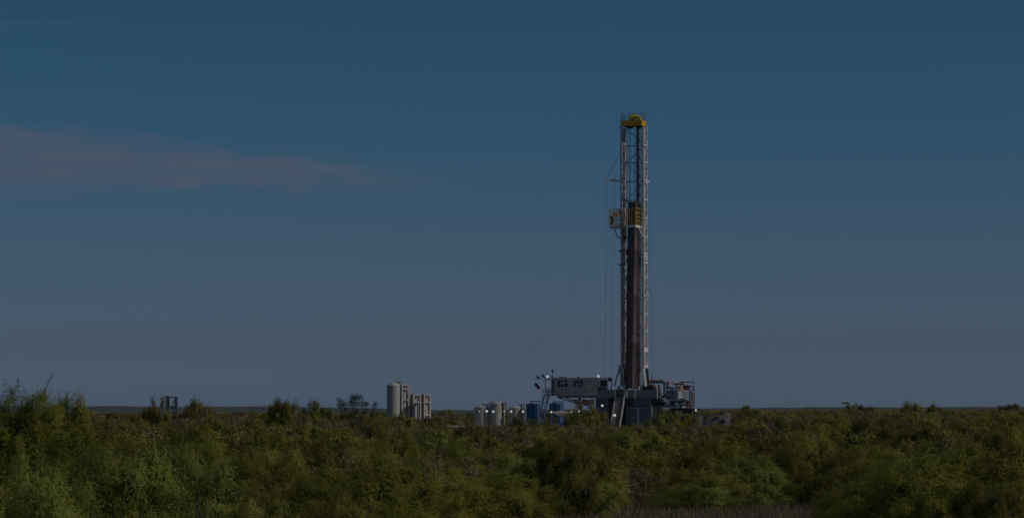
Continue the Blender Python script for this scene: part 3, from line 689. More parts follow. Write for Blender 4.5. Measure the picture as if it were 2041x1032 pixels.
# ---- crown
cu0, cu1 = px_u(1238, -.2), px_u(1279.3, -.2)
zc0, zc1 = Z(251), Z(240.3)
cr_ = MB(); cr_.box((cu0, -.2, zc0), (cu1, 2.15, zc1)); 
for zz in (zc0, zc0+.33, zc1-.16): cr_.box((cu0-.08, -.28, zz), (cu1+.08, 2.23, zz+.10))
for k in range(9): u = cu0 + (cu1-cu0)*k/8; cr_.box((u-.04, -.25, zc0+.12), (u+.04, -.2-.003, zc1-.17))
for k in range(5): v_ = -.1 + 2.1*k/4; cr_.box((cu1+.003, v_-.05, zc0+.12), (cu1+.06, v_+.05, zc1-.17))
crown = cr_.build('crown_platform', M['yellow'], rig)
b = MB(); b.box((cu0+.9, .3, zc0-.35), (cu0+1.7, 1.3, zc0-.003)); b.box((cu1-1.1, .5, zc0-.4), (cu1-.5, 1.4, zc0-.003)); b.bar((cu0-.35, .1, zc0-.05), (cu0+.1, .1, zc0-.6), .14); b.bar((cu1-.1, .1, zc0-.05), (cu1-.5, .1, zc0-.55), .16)
b.build('crown_bracket', M['black'], crown)
b = MB(); zr = Z(226.5)
for v_ in (-.2, 2.15):
    for k in range(8):
        u = cu0 + (cu1-cu0)*k/7; b.bar((u, v_, zc1), (u, v_, zr), .04)
    for z in (zr, (zr+zc1)/2, zc1+.12): b.bar((cu0, v_, z), (cu1, v_, z), .035)
for u in (cu0, cu1):
    for k in range(1, 5): v_ = -.2+2.35*k/5; b.bar((u, v_, zc1), (u, v_, zr), .04)
    for z in (zr, (zr+zc1)/2, zc1+.12): b.bar((u, -.2, z), (u, 2.15, z), .035)
b.bar((cu0+.25, -.2, zc1), (cu0+.25, -.2, zr+.3), .09); b.bar((cu1-.02, 2.15, zr-.1), (cu1-.02, 2.15, zr+.35), .1)
b.build('crown_railing', M['grey'], crown)
def disc(b, c, r, th, n=24, mi=0): b.tube([Vector(c)-Vector((th/2, 0, 0)), Vector(c)+Vector((th/2, 0, 0))], r, n, mi)
sh0 = px_u(1256, .9)
for k in range(5):
    b = MB(); c = (sh0+.12+k*.27, .9, zc1+.42); disc(b, c, .62, .10); disc(b, c, .50, .14, mi=1); disc(b, c, .1, .2)
    b.build('sheave', [M['bryellow'], M['yellow']], crown, smooth=True)
b = MB(); sx = px_u(1256.5, -.0)
arc = [(-.5, 0), (-.5, .5), (-.25, .95), (.15, 1.08), (.45, .85), (.5, .4), (.5, 0)]
for vv in (.15,):
    for (a0, a1), (b0, b1) in zip(arc, arc[1:]): b.bar((sx+a0+.3, vv, zc1+a1), (sx+b0+.3, vv, zc1+b1), .2, .2)
b.bar((sx+.02, vv, zc1+.5), (sx+.35, vv, zc1+.1), .16)
for k in range(4): b.box((sx+1.0+k*.22, .1, zc1), (sx+1.1+k*.22, .5, zc1+.95-.1*k))
b.box((sx+.95, .2, zc1+.5), (sx+1.85, .45, zc1+.62)); b.box((sx+.95, .2, zc1+.12), (sx+1.85, .45, zc1+.22))
b.build('sheave_guard', M['bryellow'], crown)
# ---- racking board
VF = -2.6; ru0, ru1 = px_u(1250.3, VF), px_u(1267.2, VF); zrb = Z(450.5); ztop = Z(416.5)
rb = MB()
rb.box((ru0, VF, zrb-.38), (ru1, VF+.5, zrb)); rb.box((ru1-.5, VF+.5, zrb-.38), (ru1, 2.1, zrb)); rb.box((uL+.2, -.5, zrb-.25), (ru0, 0.2, zrb-.02))
rb.bar((ru1, VF+1.5, zrb-.28), (uR, -.1, Z(472)), .14); rb.bar((ru1-.4, .2, zrb-.28), (uR-.3, .1, Z(470)), .1); rb.bar((ru0, VF+.3, zrb-.1), (uL, .0, zrb-.1), .2)
board = rb.build('racking_board', M['white'], rig)
b = MB(); hz = [zrb+.05, zrb+.75, zrb+1.35, zrb+2.05, ztop]
for k in range(5): u = ru0+(ru1-ru0)*k/4; b.bar((u, VF+.04, zrb), (u, VF+.04, ztop), .05 if k % 4 else .12)
for z in (hz[0], ztop-.55, ztop-.1): b.bar((ru0, VF+.04, z), (ru1, VF+.04, z), .06)
for k in range(5): v_ = VF+4.5*k/4; b.bar((ru1-.03, v_, zrb), (ru1-.03, v_, ztop), .06)
for z in hz: b.bar((ru1-.03, VF, z), (ru1-.03, 1.9, z), .06)
b.bar((ru1-.05, VF+.05, zrb), (ru1-.05, VF+.05, ztop), .14)
b.build('board_railing', M['yellow'], board)
b = MB()
for k in range(8): b.box((ru0+.1, VF+.55+k*.42, zrb-.12), (ru1-.5, VF+.62+k*.42, zrb-.02))
b.build('pipe_finger', M['mastdark'], board)
# left basket
bu0, bu1 = px_u(1216, -1.2), px_u(1234, -1.2)
bk = MB(); bk.box((bu0, -1.2, zrb-.35), (bu1+.2, .4, zrb-.05)); bk.tube([P(1223.5, 453, -.8), P(1227, 463, -.6), P(1231, 472, -.3), P(1238, 476, 0)], .11, 6); bk.bar(P(1229, 456, -.4), P(1236, 450, -.1), .2)
basket = bk.build('derrickman_platform', M['mastwhite'], rig)
b = MB()
for v_ in (-1.2, .4):
    for k in range(6): u = bu0+(bu1-bu0)*k/5; b.bar((u, v_, zrb-.05), (u, v_, ztop), .055)
    for z in (zrb+.3, zrb+1.1, ztop-.6, ztop): b.bar((bu0, v_, z), (bu1, v_, z), .055)
b.bar((bu0, -1.2, zrb-.1), (bu0, -1.2, ztop), .17)
for z in (zrb+.6, ztop): b.bar((bu0, -1.2, z), (bu0, .4, z), .06)
b.box((px_u(1222.5, -1.1), -1.12, Z(431.5)), (px_u(1232, -1.1), -1.06, Z(425)))
for pxx in (1243, 1246, 1250): b.bar(P(pxx, 449, -.6), P(pxx, 417, -.6), .06)
for pyy in (424, 433, 441): b.bar(P(1239, pyy, -.6), P(1251, pyy, -.6), .06)
b.build('platform_railing', M['yellow'], basket)
b = MB(); b.tube([P(1219, 446, -.8), P(1220.5, 438, -.8), P(1219, 431, -.8)], .22, 8); b.box(P(1217.5, 447, -1), P(1222, 441, -.6)); b.tube([P(1235, 428, -.8), P(1235.5, 417, -.8), P(1239, 411, -.5)], .1, 6)
b.build('winch', M['black'], basket)
# travelling assembly (orange) on the left rail, below the board
b = MB(); b.box(P(1240.5, 472, .1), P(1248, 454, .7), 0); b.box(P(1242.5, 478, .2), P(1247, 472, .6), 1); b.box(P(1243.5, 470, -.02), P(1245, 456, .1), 2)
for (x0, y0, x1, y1) in ((1247.5, 497, 1253.5, 509), (1248, 516, 1254, 523)): b.box(P(x0, y1, .8), P(x1, y0, 1.3), 1)
for yy in (553, 590, 625): 
    b.bar(P(1247, yy-4, .6), P(1252.5, yy+5, .6), .08, mi=1); b.bar(P(1247, yy+6, .6), P(1252.5, yy-3, .6), .08, mi=1); b.bar(P(1247, yy, .6), P(1253, yy, .6), .1, mi=1)
b.build('top_drive', [M['orange'], M['black'], M['bryellow']], rig)
for (x0, x1, yy, v_) in ((1233.5, 1239, 500, -.2), (1233, 1239, 527, -.2)):
    b = MB(); b.bar(P(x0, yy, v_), P(x1, yy+1, v_), .18); b.box(P(x0-.5, yy+2.2, v_-.15), P(x0+1.5, yy-1.8, v_+.15)); b.build('mast_floodlight', M['black'], rig)
b = MB(); b.bar(P(1291, 290, DM), P(1293.3, 289, DM), .1); b.bar(P(1290.5, 588.5, DM), P(1293.5, 588.5, DM), .12); b.box(P(1291.5, 591, DM-.1), P(1293.2, 586.5, DM+.1)); b.build('mast_floodlight', M['lamphood'], rig)
b = MB()   # drilling line under the crown
for pxx, r_ in ((1254.6, .045), (1251.5, .015), (1256.8, .018), (1258.2, .018), (1265.0, .03), (1266.6, .018)):
    u = px_u(pxx, .9); b.tube([(u, .9, Z(700)), (u, .9, zc0)], r_, 6)
b.build('drilling_line', M['wire'], rig)

# ---- drill floor, wind walls
zf1, zf0 = Z(776, -2), Z(792, -2); FV = -2.0
def ribwall(name, px0, px1, y0, y1, v, depth, m, rib, step, parent=rig, ribw=.05):
    z0, z1 = P(px0, y1, v).z, P(px0, y0, v).z; u0, u1 = P(px0, y1, v).x, P(px1, y1, v).x
    b = MB(); b.box((u0, v, z0), (u1, v+depth, z1), 0); u = u0 + step*.5
    while u < u1-.03: b.box((u-ribw/2, v-.05, z0+.02), (u+ribw/2, v-.003, z1-.02), 1); u += step
    v_ = v + step*.5
    while v_ < v+depth-.1 and depth > .5: b.box((u1+.003, v_-ribw/2, z0+.02), (u1+.05, v_+ribw/2, z1-.02), 1); v_ += step
    o = b.build(name, [m, rib], parent); return o, u0, u1, z0, z1
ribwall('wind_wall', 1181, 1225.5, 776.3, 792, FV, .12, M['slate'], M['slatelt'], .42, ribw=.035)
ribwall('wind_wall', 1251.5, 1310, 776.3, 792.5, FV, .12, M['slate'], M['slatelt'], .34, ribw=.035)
b = MB()
for pxx, wd in ((1251, .14), (1265.8, .24), (1309.5, .16), (1225.5, .12)): b.bar(P(pxx, 794, FV-.1), P(pxx, 773 if pxx != 1265.8 else 777, FV-.1), wd)
b.bar(P(1247.5, 771, FV-.1), P(1248.5, 794, FV-.1), .12); b.bar(P(1250, 768, FV-.1), P(1251, 780, FV-.1), .1)
b.build('wall_post', M['mastwhite'], rig)
b = MB(); b.box((px_u(1181, FV), FV+.13, zf0-.05), (px_u(1312, FV), 7.5, zf0+.35)); b.build('drill_floor', M['slatedk'], rig)
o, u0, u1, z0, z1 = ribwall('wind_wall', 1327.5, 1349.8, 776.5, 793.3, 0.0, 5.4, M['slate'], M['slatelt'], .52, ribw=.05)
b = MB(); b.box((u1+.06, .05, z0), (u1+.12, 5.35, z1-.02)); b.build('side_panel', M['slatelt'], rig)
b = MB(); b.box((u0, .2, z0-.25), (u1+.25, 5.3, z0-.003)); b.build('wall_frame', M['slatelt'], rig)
b = MB(); u0r = u1+.06
for v_ in (3.4, 4.7): b.bar((u0r+.12, v_, z0-1.2), (u0r+.12, v_, z1+.1), .07)
zz = z0-1.1
while zz < z1: b.bar((u0r+.12, 3.4, zz), (u0r+.12, 4.7, zz), .05); zz += .42
b.build('wall_ladder', M['stairblue'], rig)
# gate recess at top of V-door
b = MB(); b.box(P(1227, 787, -1.7), P(1247, 776, -1.5), 0); b.box(P(1228.5, 792, -1.9), P(1246, 785, -1.6), 1)
for pxx in (1230, 1234, 1239, 1243): b.bar(P(pxx, 792, -1.95), P(pxx+.4, 778, -1.95), .09, mi=2)
for pyy in (777, 784): b.bar(P(1228, pyy, -2), P(1247, pyy+.5, -2), .12, mi=0)
b.build('door_gate', [M['grey'], M['black'], M['brown']], rig)
# V-door ramp
def quadslab(b, pts, th, mi=0):
    p = [Vector(q) for q in pts]; n = (p[1]-p[0]).cross(p[3]-p[0]).normalized()*th
    b.add(p + [q+n for q in p], [(0,1,2,3), (7,6,5,4), (0,4,5,1), (1,5,6,2), (2,6,7,3), (3,7,4,0)], mi)
top_l, top_r = P(1227.6, 790, -2.1), P(1243.6, 790, -2.1)
dz_ = top_l.z - .3
def down(p, k): return Vector((p.x, p.y - dz_*0.52*k, p.z - dz_*k))
b = MB(); quadslab(b, [top_l, top_r, down(top_r, 1), down(top_l, 1)], .15); 
for k in range(1, 8):
    s = top_l.lerp(top_r, k/8); b.bar(s+Vector((0, -.03, .03)), down(s, 1)+Vector((0, -.03, .03)), .05)
ramp_o = b.build('pipe_ramp', M['ramp'], rig)
b = MB()
for s, wd in ((top_l + Vector((-.08, 0, .1)), .11), (top_r + Vector((.12, 0, .2)), .16)):
    b.bar(s, down(s, 1), wd, .3)
b.bar(top_r+Vector((.1, -.1, 1.6)), top_r+Vector((.15, -.1, -.2)), .16); b.bar(top_l+Vector((-.1, -.1, .6)), top_l+Vector((-.05, -.1, -.2)), .14)
b.build('ramp_rail', M['mastwhite'], rig)
# substructure
b = MB(); b.box((px_u(1190, 1), 1.0, .3), (px_u(1300, 1), 6.5, zf0-.06)); b.build('interior_shade', M['black'], rig)  # black box standing in for the shade inside the substructure
def panelbox(x0, x1, y0, v, dep, m=M['slatedk'], py1=None, brace=True):
    u0, u1 = px_u(x0, v), px_u(x1, v); z1 = P(x0, y0, v).z; z0 = .25 if py1 is None else P(x0, py1, v).z
    b = MB(); b.box((u0, v, z0), (u1, v+dep, z1), 0)
    for u in (u0+.09, u1-.09): b.box((u-.09, v-.08, z0), (u+.09, v-.003, z1), 1)
    b.box((u0+.2, v-.07, z1-.2), (u1-.2, v-.003, z1), 1)
    uu = u0 + .45
    while uu < u1-.3: b.box((uu-.025, v-.035, z0), (uu+.025, v-.003, z1-.25), 1); uu += .45
    if brace:
        b.bar((u0+.2, v-.05, z0+.2), (u1-.2, v-.05, z1-.3), .07, mi=1); b.bar((u1-.2, v-.11, z0+.2), (u0+.2, v-.11, z1-.3), .07, mi=1)
    return b.build('base_box', [m, M['slate']], rig)
panelbox(1187, 1212, 792.6, -1.2, 2.0, py1=811.5, brace=False); panelbox(1182, 1213, 812, -1.6, 2.4)
panelbox(1263, 1297, 793, -1.4, 2.2, py1=810.8); panelbox(1248.5, 1271.8, 811.3, -1.9, 2.6); panelbox(1272.3, 1298.5, 811.3, -1.9, 2.6)
b = MB()
for pxx in (1272.2, 1299.3): b.bar(P(pxx, 849, -2.1), P(pxx, 811, -2.1), .12)
b.bar(P(1303, 852, -2.1), P(1302.6, 829, -2.1), .2)
b.build('corner_post', M['cabintrim'], rig)
b = MB()   # under-floor clutter
b.tube([P(1256.5, 795, -1.2), P(1256.6, 801, -1.2), P(1258, 804, -1.2), P(1264, 804, -1.2)], .07, 6); b.box(P(1263.5, 799, -1.3), P(1266, 794.5, -1.1)); b.bar(P(1249, 799, -1.3), P(1275, 799.5, -1.3), .08)
b.bar(P(1248, 801, -1.5), P(1250, 808, -1.5), .16); b.bar(P(1249, 809, -1.6), P(1262, 809.5, -1.6), .12); b.bar(P(1205, 795, -1.3), P(1225, 812, -1.3), .1); b.bar(P(1208, 812, -1.3), P(1224, 812, -1.3), .1)
b.build('floor_bracing', M['grey'], rig)
# machinery above the floor
b = MB(); rg = random.Random(8)
for i in range(44):
    x = rg.uniform(1276, 1308); hgt = rg.uniform(2, 12)*(1 if x < 1292 else .8); v_ = rg.uniform(.5, 3); b.box(P(x, 777, v_), P(x+rg.uniform(.7, 2.2), 777-hgt, v_) + Vector((0, .3, 0)), rg.choice((0, 0, 1, 2)))
b.tube([P(1291, 777, 1), P(1293, 769, 1), P(1299, 767, 1), P(1305, 772, 1), P(1309, 777, 1)], .2, 8, 2); b.tube([P(1301, 771, 2), P(1305, 770, 2)], .45, 10, 0)
b.build('drawworks', [M['black'], M['red'], M['brown']], rig)
b = MB()
for i in range(16):
    x = rg.uniform(1229, 1250); v_ = rg.uniform(-.5, 1); b.box(P(x, 777, v_), P(x+rg.uniform(.5, 1.4), 777-rg.uniform(2, 11), v_) + Vector((0, .2, 0)), rg.choice((0, 0, 0, 1)))
b.tube([P(1240, 770, -.3), P(1242, 763, -.3), P(1245, 765, -.3), P(1245, 772, -.3)], .12, 8, 1); b.tube([P(1236, 776, -.3), P(1235, 768, -.3)], .12, 6, 1)
b.build('pipe_tongs', [M['black'], M['white']], rig)
b = MB(); b.box(P(1311.5, 790, 0), P(1316.5, 769, .6), 0); b.tube([P(1313.5, 770, .2), P(1313.5, 766, .2)], .2, 8, 0); b.build('choke_post', M['brown'], rig)
b = MB(); rg = random.Random(18)
b.box(P(1313, 791, -.3), P(1318.5, 778, -.1), 1)
for i in range(34): x, y_ = rg.uniform(1313, 1318), rg.uniform(778, 790); b.box(P(x, y_+1, -.42), P(x+.8, y_, -.31), 0)
b.build('mesh_gate', [M['white'], M['grey']], rig)
b = MB()   # big exhaust duct
b.tube([P(1291, 759.5, 2.5), P(1300, 759.5, 2.5), P(1310, 759.8, 2.5), P(1321, 759.3, 2.5), P(1324.5, 761.5, 2.5)], .30, 12)
for k in range(12): x = 1292+k*2.6; b.tube([P(x, 759.6, 2.5), P(x+.7, 759.6, 2.5)], .36, 12)
b.build('exhaust_duct', M['duct'], rig, smooth=True)
b = MB(); b.box(P(1322, 792, 2.3), P(1327, 760.5, 2.9)); b.build('duct_riser', M['slatedk'], rig)
# stairway at the right + lower walkway
st = MB()
for v_ in (-.6, .4):
    st.bar(P(1317, 793, v_), P(1334, 811, v_), .12, .3); st.bar(P(1319, 783.5, v_), P(1337, 803, v_), .06)
    for k in range(6): x, y_ = 1318+k*3.2, 793.5+k*3.5; st.bar(P(x, y_, v_), P(x+.6, y_-9, v_), .05)
for k in range(14): f = k/13; p0, p1 = P(1317+17*f, 793+18*f, -.6), P(1317+17*f, 793+18*f, .4); st.bar(p0, p1, .3, .05)
st.bar(P(1299, 793, -.4), P(1317, 793, -.4), .2); st.bar(P(1300, 807, -.4), P(1314, 793, -.4), .08); st.bar(P(1301, 812, -.4), P(1328, 794, -.2), .08)
st.build('stairway', M['grey'], rig)
b = MB(); b.box(P(1299, 812, -1.2), P(1358, 808.3, 1.4), 0); b.box(P(1358, 812.5, -1.2), P(1376, 809.3, 3.4), 1); b.box(P(1377, 813, -1.2), P(1390, 811.3, 1.4), 1)
b.build('walkway', [M['slatedk'], M['slatelt']], rig)
b = MB(); b.bar(P(1340, 824, -.5), P(1352, 812, -.5), .14); b.bar(P(1328, 822, -.5), P(1340, 812.5, -.5), .1); b.bar(P(1350, 819, -.5), P(1378, 815, -.5), .5, .3); b.box(P(1334, 824, .6), P(1380, 812.6, 1.3)); b.box(P(1376, 818, -.9), P(1398, 813.2, 1))
for pxx in (1301, 1336, 1360, 1384): p = P(pxx, 812.5, 0); b.bar(p, Vector((p.x, p.y, .25)), .22)
b.build('walkway_support', M['black'], rig)
b = MB()   # lower machinery behind walkway
for i, (x0, x1, y0, y1, mi) in enumerate([(1333, 1346, 797, 808, 1), (1345.5, 1350, 797, 803, 2), (1351, 1356.5, 797, 804, 0), (1358, 1365, 796, 803, 0), (1352, 1358, 806, 808, 2), (1334, 1340, 806.3, 808.2, 2), (1343, 1350, 806.3, 808.2, 2), (1352, 1374, 804.2, 806, 2), (1358, 1363, 806.5, 809, 0), (1350, 1374, 793.4, 795.2, 2), (1299.5, 1330, 800, 808, 0), (1302, 1307, 802, 808, 2)]):
    b.box(P(x0, y1, .3+i*.02), P(x1, y0, 2.4), mi)
rg = random.Random(31)
for i in range(40):
    x = rg.uniform(1329, 1372); y_ = rg.uniform(795, 807.5); w_ = rg.uniform(.6, 3); b.box(P(x, y_+rg.uniform(.5, 2), .1), P(x+w_, y_, .1)+Vector((0, .18, 0)), rg.choice((0, 0, 1, 2, 2)))
b.build('pump_skid', [M['black'], M['slatedk'], M['slatelt']], rig)

# ---- choke and standpipe manifold at the right: its own frame
man = rigthing('pipe_manifold', P(1366, 812, 3), 'red and blue piping manifold on the right end of the rig floor', 'pipework')
b = MB()
for seg in ([(1355, 763.5), (1355.5, 761), (1383, 761), (1383.4, 790), (1383.3, 812)], [(1361, 768.5), (1377, 768.3), (1380, 771), (1382.5, 777)], [(1374, 770), (1374.4, 790), (1374, 811)]):
    b.tube([P(x, y_, 3) for x, y_ in seg], .095, 8)
b.bar(P(1376, 812, 3), P(1383, 806, 3), .08); b.bar(P(1376.5, 800, 3), P(1383, 794, 3), .08)
b.build('blue_pipe', M['bluesteel'], man)
b = MB()
b.tube([P(1332, 763.2, 2), P(1345, 764, 2), P(1363, 764.6, 2)], .07, 8); b.tube([P(1357, 771, 3), P(1374, 771, 3)], .11, 8); b.tube([P(1363, 774.3, 2.8), P(1374.5, 774.5, 2.8)], .17, 8)
b.tube([P(1362, 763, 3), P(1356, 767, 3)], .12, 8); b.tube([P(1358, 770, 2.6), P(1358, 775.5, 2.6)], .3, 8)
for x, y0, y1 in ((1367, 797, 813), (1370, 796, 815), (1372.6, 798, 811)): b.tube([P(x, y0, 1), P(x, y1, 1)], .10, 8)
for y_ in (798, 802, 807): b.tube([P(1366, y_, 1), P(1372, y_, 1)], .15, 8)
b.tube([P(1328, 772, 2), P(1332, 771, 2), P(1335, 773, 2)], .22, 8); b.box(P(1328, 775.8, 2), P(1331, 773, 2.4))
b.build('red_pipe', M['red'], man)
b = MB(); b.tube([P(1378.5, 778, 3), P(1378.3, 812, 3)], .18, 8); b.tube([P(1376.5, 785.5, 3), P(1382, 785.3, 3)], .11, 8); b.tube([P(1378, 796, 2.8), P(1376.3, 812, 2.8)], .14, 8); b.tube([P(1346, 766.5, 3), P(1357, 764.5, 3)], .1, 8)
b.build('pink_pipe', M['pink'], man)
b = MB(); c = P(1330.4, 763.6, 1.8); b.tube([c + Vector((-.12, 0, 0)), c+Vector((.12, 0, 0))], .38, 18); b.tube([c-Vector((.2, 0, 0)), c+Vector((.2, 0, 0))], .16, 10); b.build('red_drum', M['red'], man)
b = MB(); b.box(P(1349.3, 776.2, .6), P(1357, 769, .6) + Vector((0, .8, 0))); b.bar(P(1345, 771.5, 2), P(1351, 769, 2), .2); b.build('orange_box', M['orange'], man)
b = MB(); b.box(P(1336, 775.9, 1), P(1344, 771.5, 2.2)); b.box(P(1343, 767.5, 1.5), P(1346, 763, 1.9)); b.bar(P(1346, 775.8, 2), P(1350, 768, 2), .14); b.bar(P(1358, 766, 2.5), P(1365, 765.2, 2.5), .12)
b.build('valve_box', M['black'], man)
b = MB()
for y_ in (777, 785): b.bar(P(1375, y_, 3), P(1384, y_, 3), .06)
b.build('pipe_clamp', M['grey'], man)
# second manifold under the doghouse
m2 = rigthing('choke_manifold', P(1172, 812, -1), 'faded red valves and white frame beneath the right end of the doghouse', 'pipework')
b = MB(); rg = random.Random(21)
for (a_, q_, r_) in (((1164, 779), (1168, 776.5), .12), ((1168, 776.5), (1172, 781), .1), ((1170, 796), (1170, 809), .28), ((1165, 799), (1166, 808), .2), ((1172.5, 797), (1173, 808), .12), ((1161, 803), (1174, 804), .12)):
    b.tube([P(a_[0], a_[1], -2.4 if a_[1] < 790 else -1.2), P(q_[0], q_[1], -2.4 if q_[1] < 790 else -1.2)], r_, 8)
b.build('red_valve', M['pink'], m2)
b = MB()
for y_ in (795, 801.5, 806, 810.5): b.bar(P(1175, y_, -1), P(1184.5, y_-.5, -1), .1)
for x in (1175, 1179.5, 1184): b.bar(P(x, 813, -1), P(x, 794, -1), .08)
b.bar(P(1158, 795.5, -1), P(1166, 794.5, -1), .16); b.box(P(1176, 800, -.95), P(1178, 797, -.7)); b.box(P(1180, 805, -.95), P(1182, 803, -.7))
p = P(1180, 813, -1); b.bar(p, Vector((p.x, p.y, .25)), .15)
b.build('white_frame', M['white'], m2)
b = MB(); b.bar(P(1155, 792.5, -1), P(1160, 812, -1), .3); b.bar(P(1152, 795, -1), P(1152, 806, -1), .25); b.box(P(1160, 806, -.4), P(1184, 796, .6)); p = P(1156, 808, -1); b.bar(p, Vector((p.x, p.y, .25)), .25)
b.build('dark_frame', M['slatedk'], m2)

# ---- doghouse
dog = rigthing('doghouse', P(1145, 792, -2), 'long grey corrugated cabin with two navy signs at the rig floor', 'cabin')
DV = -2.4
ribwall('wall', 1100, 1190, 753.5, 788.3, DV, 2.8, M['cabin'], M['cabintrim'], .62, parent=dog, ribw=.03)
b = MB(); u0, u1 = px_u(1099.5, DV), px_u(1190.5, DV); zz = P(1140, 753.5, DV).z
b.box((u0, DV-.08, zz+.003), (u1, DV+2.9, zz+.12)); b.box((u0+1.2, DV+.3, zz+.12), (u0+2.2, DV+1.3, zz+.3)); b.build('roof', M['cabintrim'], dog)
b = MB(); b.box(P(1110.5, 792.3, DV-.05), P(1186, 788.4, DV+2.6)); b.box(P(1110, 788, DV-.1), P(1113, 784.5, DV-.01)); b.build('skid_beam', M['slatedk'], dog)
b = MB(); b.box(P(1100, 788, DV-.06), P(1104.8, 755.5, DV-.01)); b.build('door', M['brown'], dog)
def sign(x0, x1, y0, y1, lines):
    b = MB(); b.box(P(x0, y1, DV-.09), P(x1, y0, DV-.055)); s = b.build('sign_panel', M['navy'], dog)
    for (txt, cx, cy, hpx, wpx) in lines:
        c = bpy.data.curves.new('lettering', 'FONT'); c.body = txt; c.align_x = 'CENTER'; c.align_y = 'CENTER'; c.extrude = .01; c.offset = 0.012; c.size = 1
        c.materials.append(M['letter'])
        o = bpy.data.objects.new('lettering', c); col.objects.link(o); bpy.context.view_layer.update()
        me_ = bpy.data.meshes.new_from_object(o.evaluated_get(bpy.context.evaluated_depsgraph_get())); bpy.data.objects.remove(o)
        o = bpy.data.objects.new('lettering', me_); col.objects.link(o); bpy.context.view_layer.update()
        dx, dy = max(o.dimensions.x, .01), max(o.dimensions.y, .01); o.parent = s
        o.location = P(cx, cy, DV-.115) - OFF[dog.name]; o.rotation_euler = (math.pi/2, 0, 0); o.scale = (wpx*mpp(RY)/dx, hpx*mpp(RY)/dy, 1)
sign(1112, 1131, 757.8, 770, [('HP', 1121.8, 764, 8, 11)])
sign(1143, 1161, 757.8, 769.5, [('FlexRig', 1151.5, 761.3, 2.6, 13), ('389', 1152.5, 766.2, 3.2, 12)])
b = MB()   # porch
b.box(P(1084.5, 789, DV), P(1100, 786.6, DV+2.4)); 
for x in (1087, 1087.6, 1098.5): b.bar(P(x, 787, DV), P(x, 755, DV), .14 if x != 1087.6 else .06)
b.box(P(1087, 757, DV), P(1100, 754.6, DV+2)); porch = b.build('porch', M['cabintrim'], dog)
b = MB()
for k in range(6): x = 1088+k*2.3; b.bar(P(x, 787, DV-.02), P(x, 774, DV-.02), .08)
for y_ in (773.5, 779.5): b.bar(P(1084, y_, DV-.02), P(1100, y_, DV-.02), .07)
b.build('porch_railing', M['slatedk'], dog)
b = MB()
for x0, y0, x1, y1 in ((1113, 792, 1153.5, 804.5), (1127, 792, 1155, 802.5), (1141, 796.5, 1153, 796.5)): b.bar(P(x0, y0, DV+.3), P(x1, y1, DV+1.2), .16, .2)
b.build('diagonal_brace', M['slatedk'], dog)
b = MB(); b.bar(P(1101, 753, DV+.5), P(1101, 739, DV+.5), .06); b.box(P(1099.5, 741.5, DV+.4), P(1103.3, 736.3, DV+.7)); b.box(P(1097.6, 751.8, DV+.4), P(1102.5, 749.2, DV+.7)); b.build('antenna', M['black'], dog)
b = MB(); b.bar(P(1152.5, 753, DV+.8), P(1152.5, 751.3, DV+.8), .1); b.bar(P(1150, 750, DV+.8), P(1153, 751.5, DV+.8), .12); b.bar(P(1153, 751.5, DV+.8), P(1155.3, 749.3, DV+.8), .12); b.build('roof_vent', M['black'], dog)
# ---- driller's cabin
dc = rigthing('driller_cabin', P(1200, 776, -1.5), 'small pale cabin with large dark window beside the mast foot', 'cabin')
b = MB(); CV = -1.8
b.box(P(1193.5, 776, CV+.1), P(1211.5, 753, CV+2.2), 0); b.build('wall', M['cabin'], dc)
b = MB(); b.box(P(1196, 756.7, CV), P(1211.5, 753, CV+.09)); b.box(P(1192, 776, CV), P(1196.4, 753, CV+.09)); b.bar(P(1211.2, 776, CV), P(1211.2, 753, CV), .15); b.box(P(1197, 772, CV), P(1209.5, 770, CV+.08)); b.build('window_frame', M['cabintrim'], dc)
b = MB(); b.box(P(1197.2, 770, CV+.02), P(1209.8, 757.5, CV+.08)); b.build('window', M['glass'], dc)
b = MB(); b.box(P(1211, 759, CV+.4), P(1219.5, 752.5, CV+1.8)); b.bar(P(1219, 776, CV+.5), P(1219, 753, CV+.5), .12); b.box(P(1193, 776, CV-.08), P(1207, 771.8, CV-.02)); b.build('awning', M['black'], dc)
b = MB()
for k, y_ in enumerate((755, 757.5, 762, 769)): b.box(P(1190.4, y_+1.4, CV-.2), P(1191.8, y_-.8, CV))
b.bar(P(1191, 777, CV-.05), P(1191, 751, CV-.05), .05); b.box(P(1212.5, 776, CV-.2), P(1214, 772, CV)); b.box(P(1216, 776, CV-.2), P(1218.8, 772, CV)); b.build('junction_box', M['white'], dc)
b = MB(); b.box(P(1184, 776, CV+1), P(1190, 754, CV+2)); b.build('rear_panel', M['slatedk'], dc)
# ---- blue stairway on the left
sw_ = rigthing('stairway', P(1078, 845, -4), 'steep blue steel stairway leading up to the cabin porch', 'stairs')
b = MB(); tl, tr = P(1085, 788.5, DV-.2), P(1094.3, 788.5, DV-.2); bl, br = P(1069.5, 849, -7), P(1080, 849, -7)
for s, e in ((tl, bl), (tr, br)): e2 = s.lerp(e, (s.z-.2)/(s.z-e.z)); b.bar(s, e2, .12, .3)
b.build('stringer', M['stairblue'], sw_)
b = MB()
for k in range(1, 26):
    f = k/18.0
    if tl.lerp(bl, f).z < .3: break
    b.bar(tl.lerp(bl, f), tr.lerp(br, f), .28, .05)
b.build('tread', M['stairblue'], sw_)
b = MB()
for s, e in ((tl, bl), (tr, br)):
    up_ = Vector((-.12, 0, 1.0)); b.bar(s+up_, s.lerp(e, 1.0)+up_, .05)
    for k in range(7): p = s.lerp(e, k/6); b.bar(p, p+up_, .04)
b.build('handrail', M['bluesteel'], sw_)

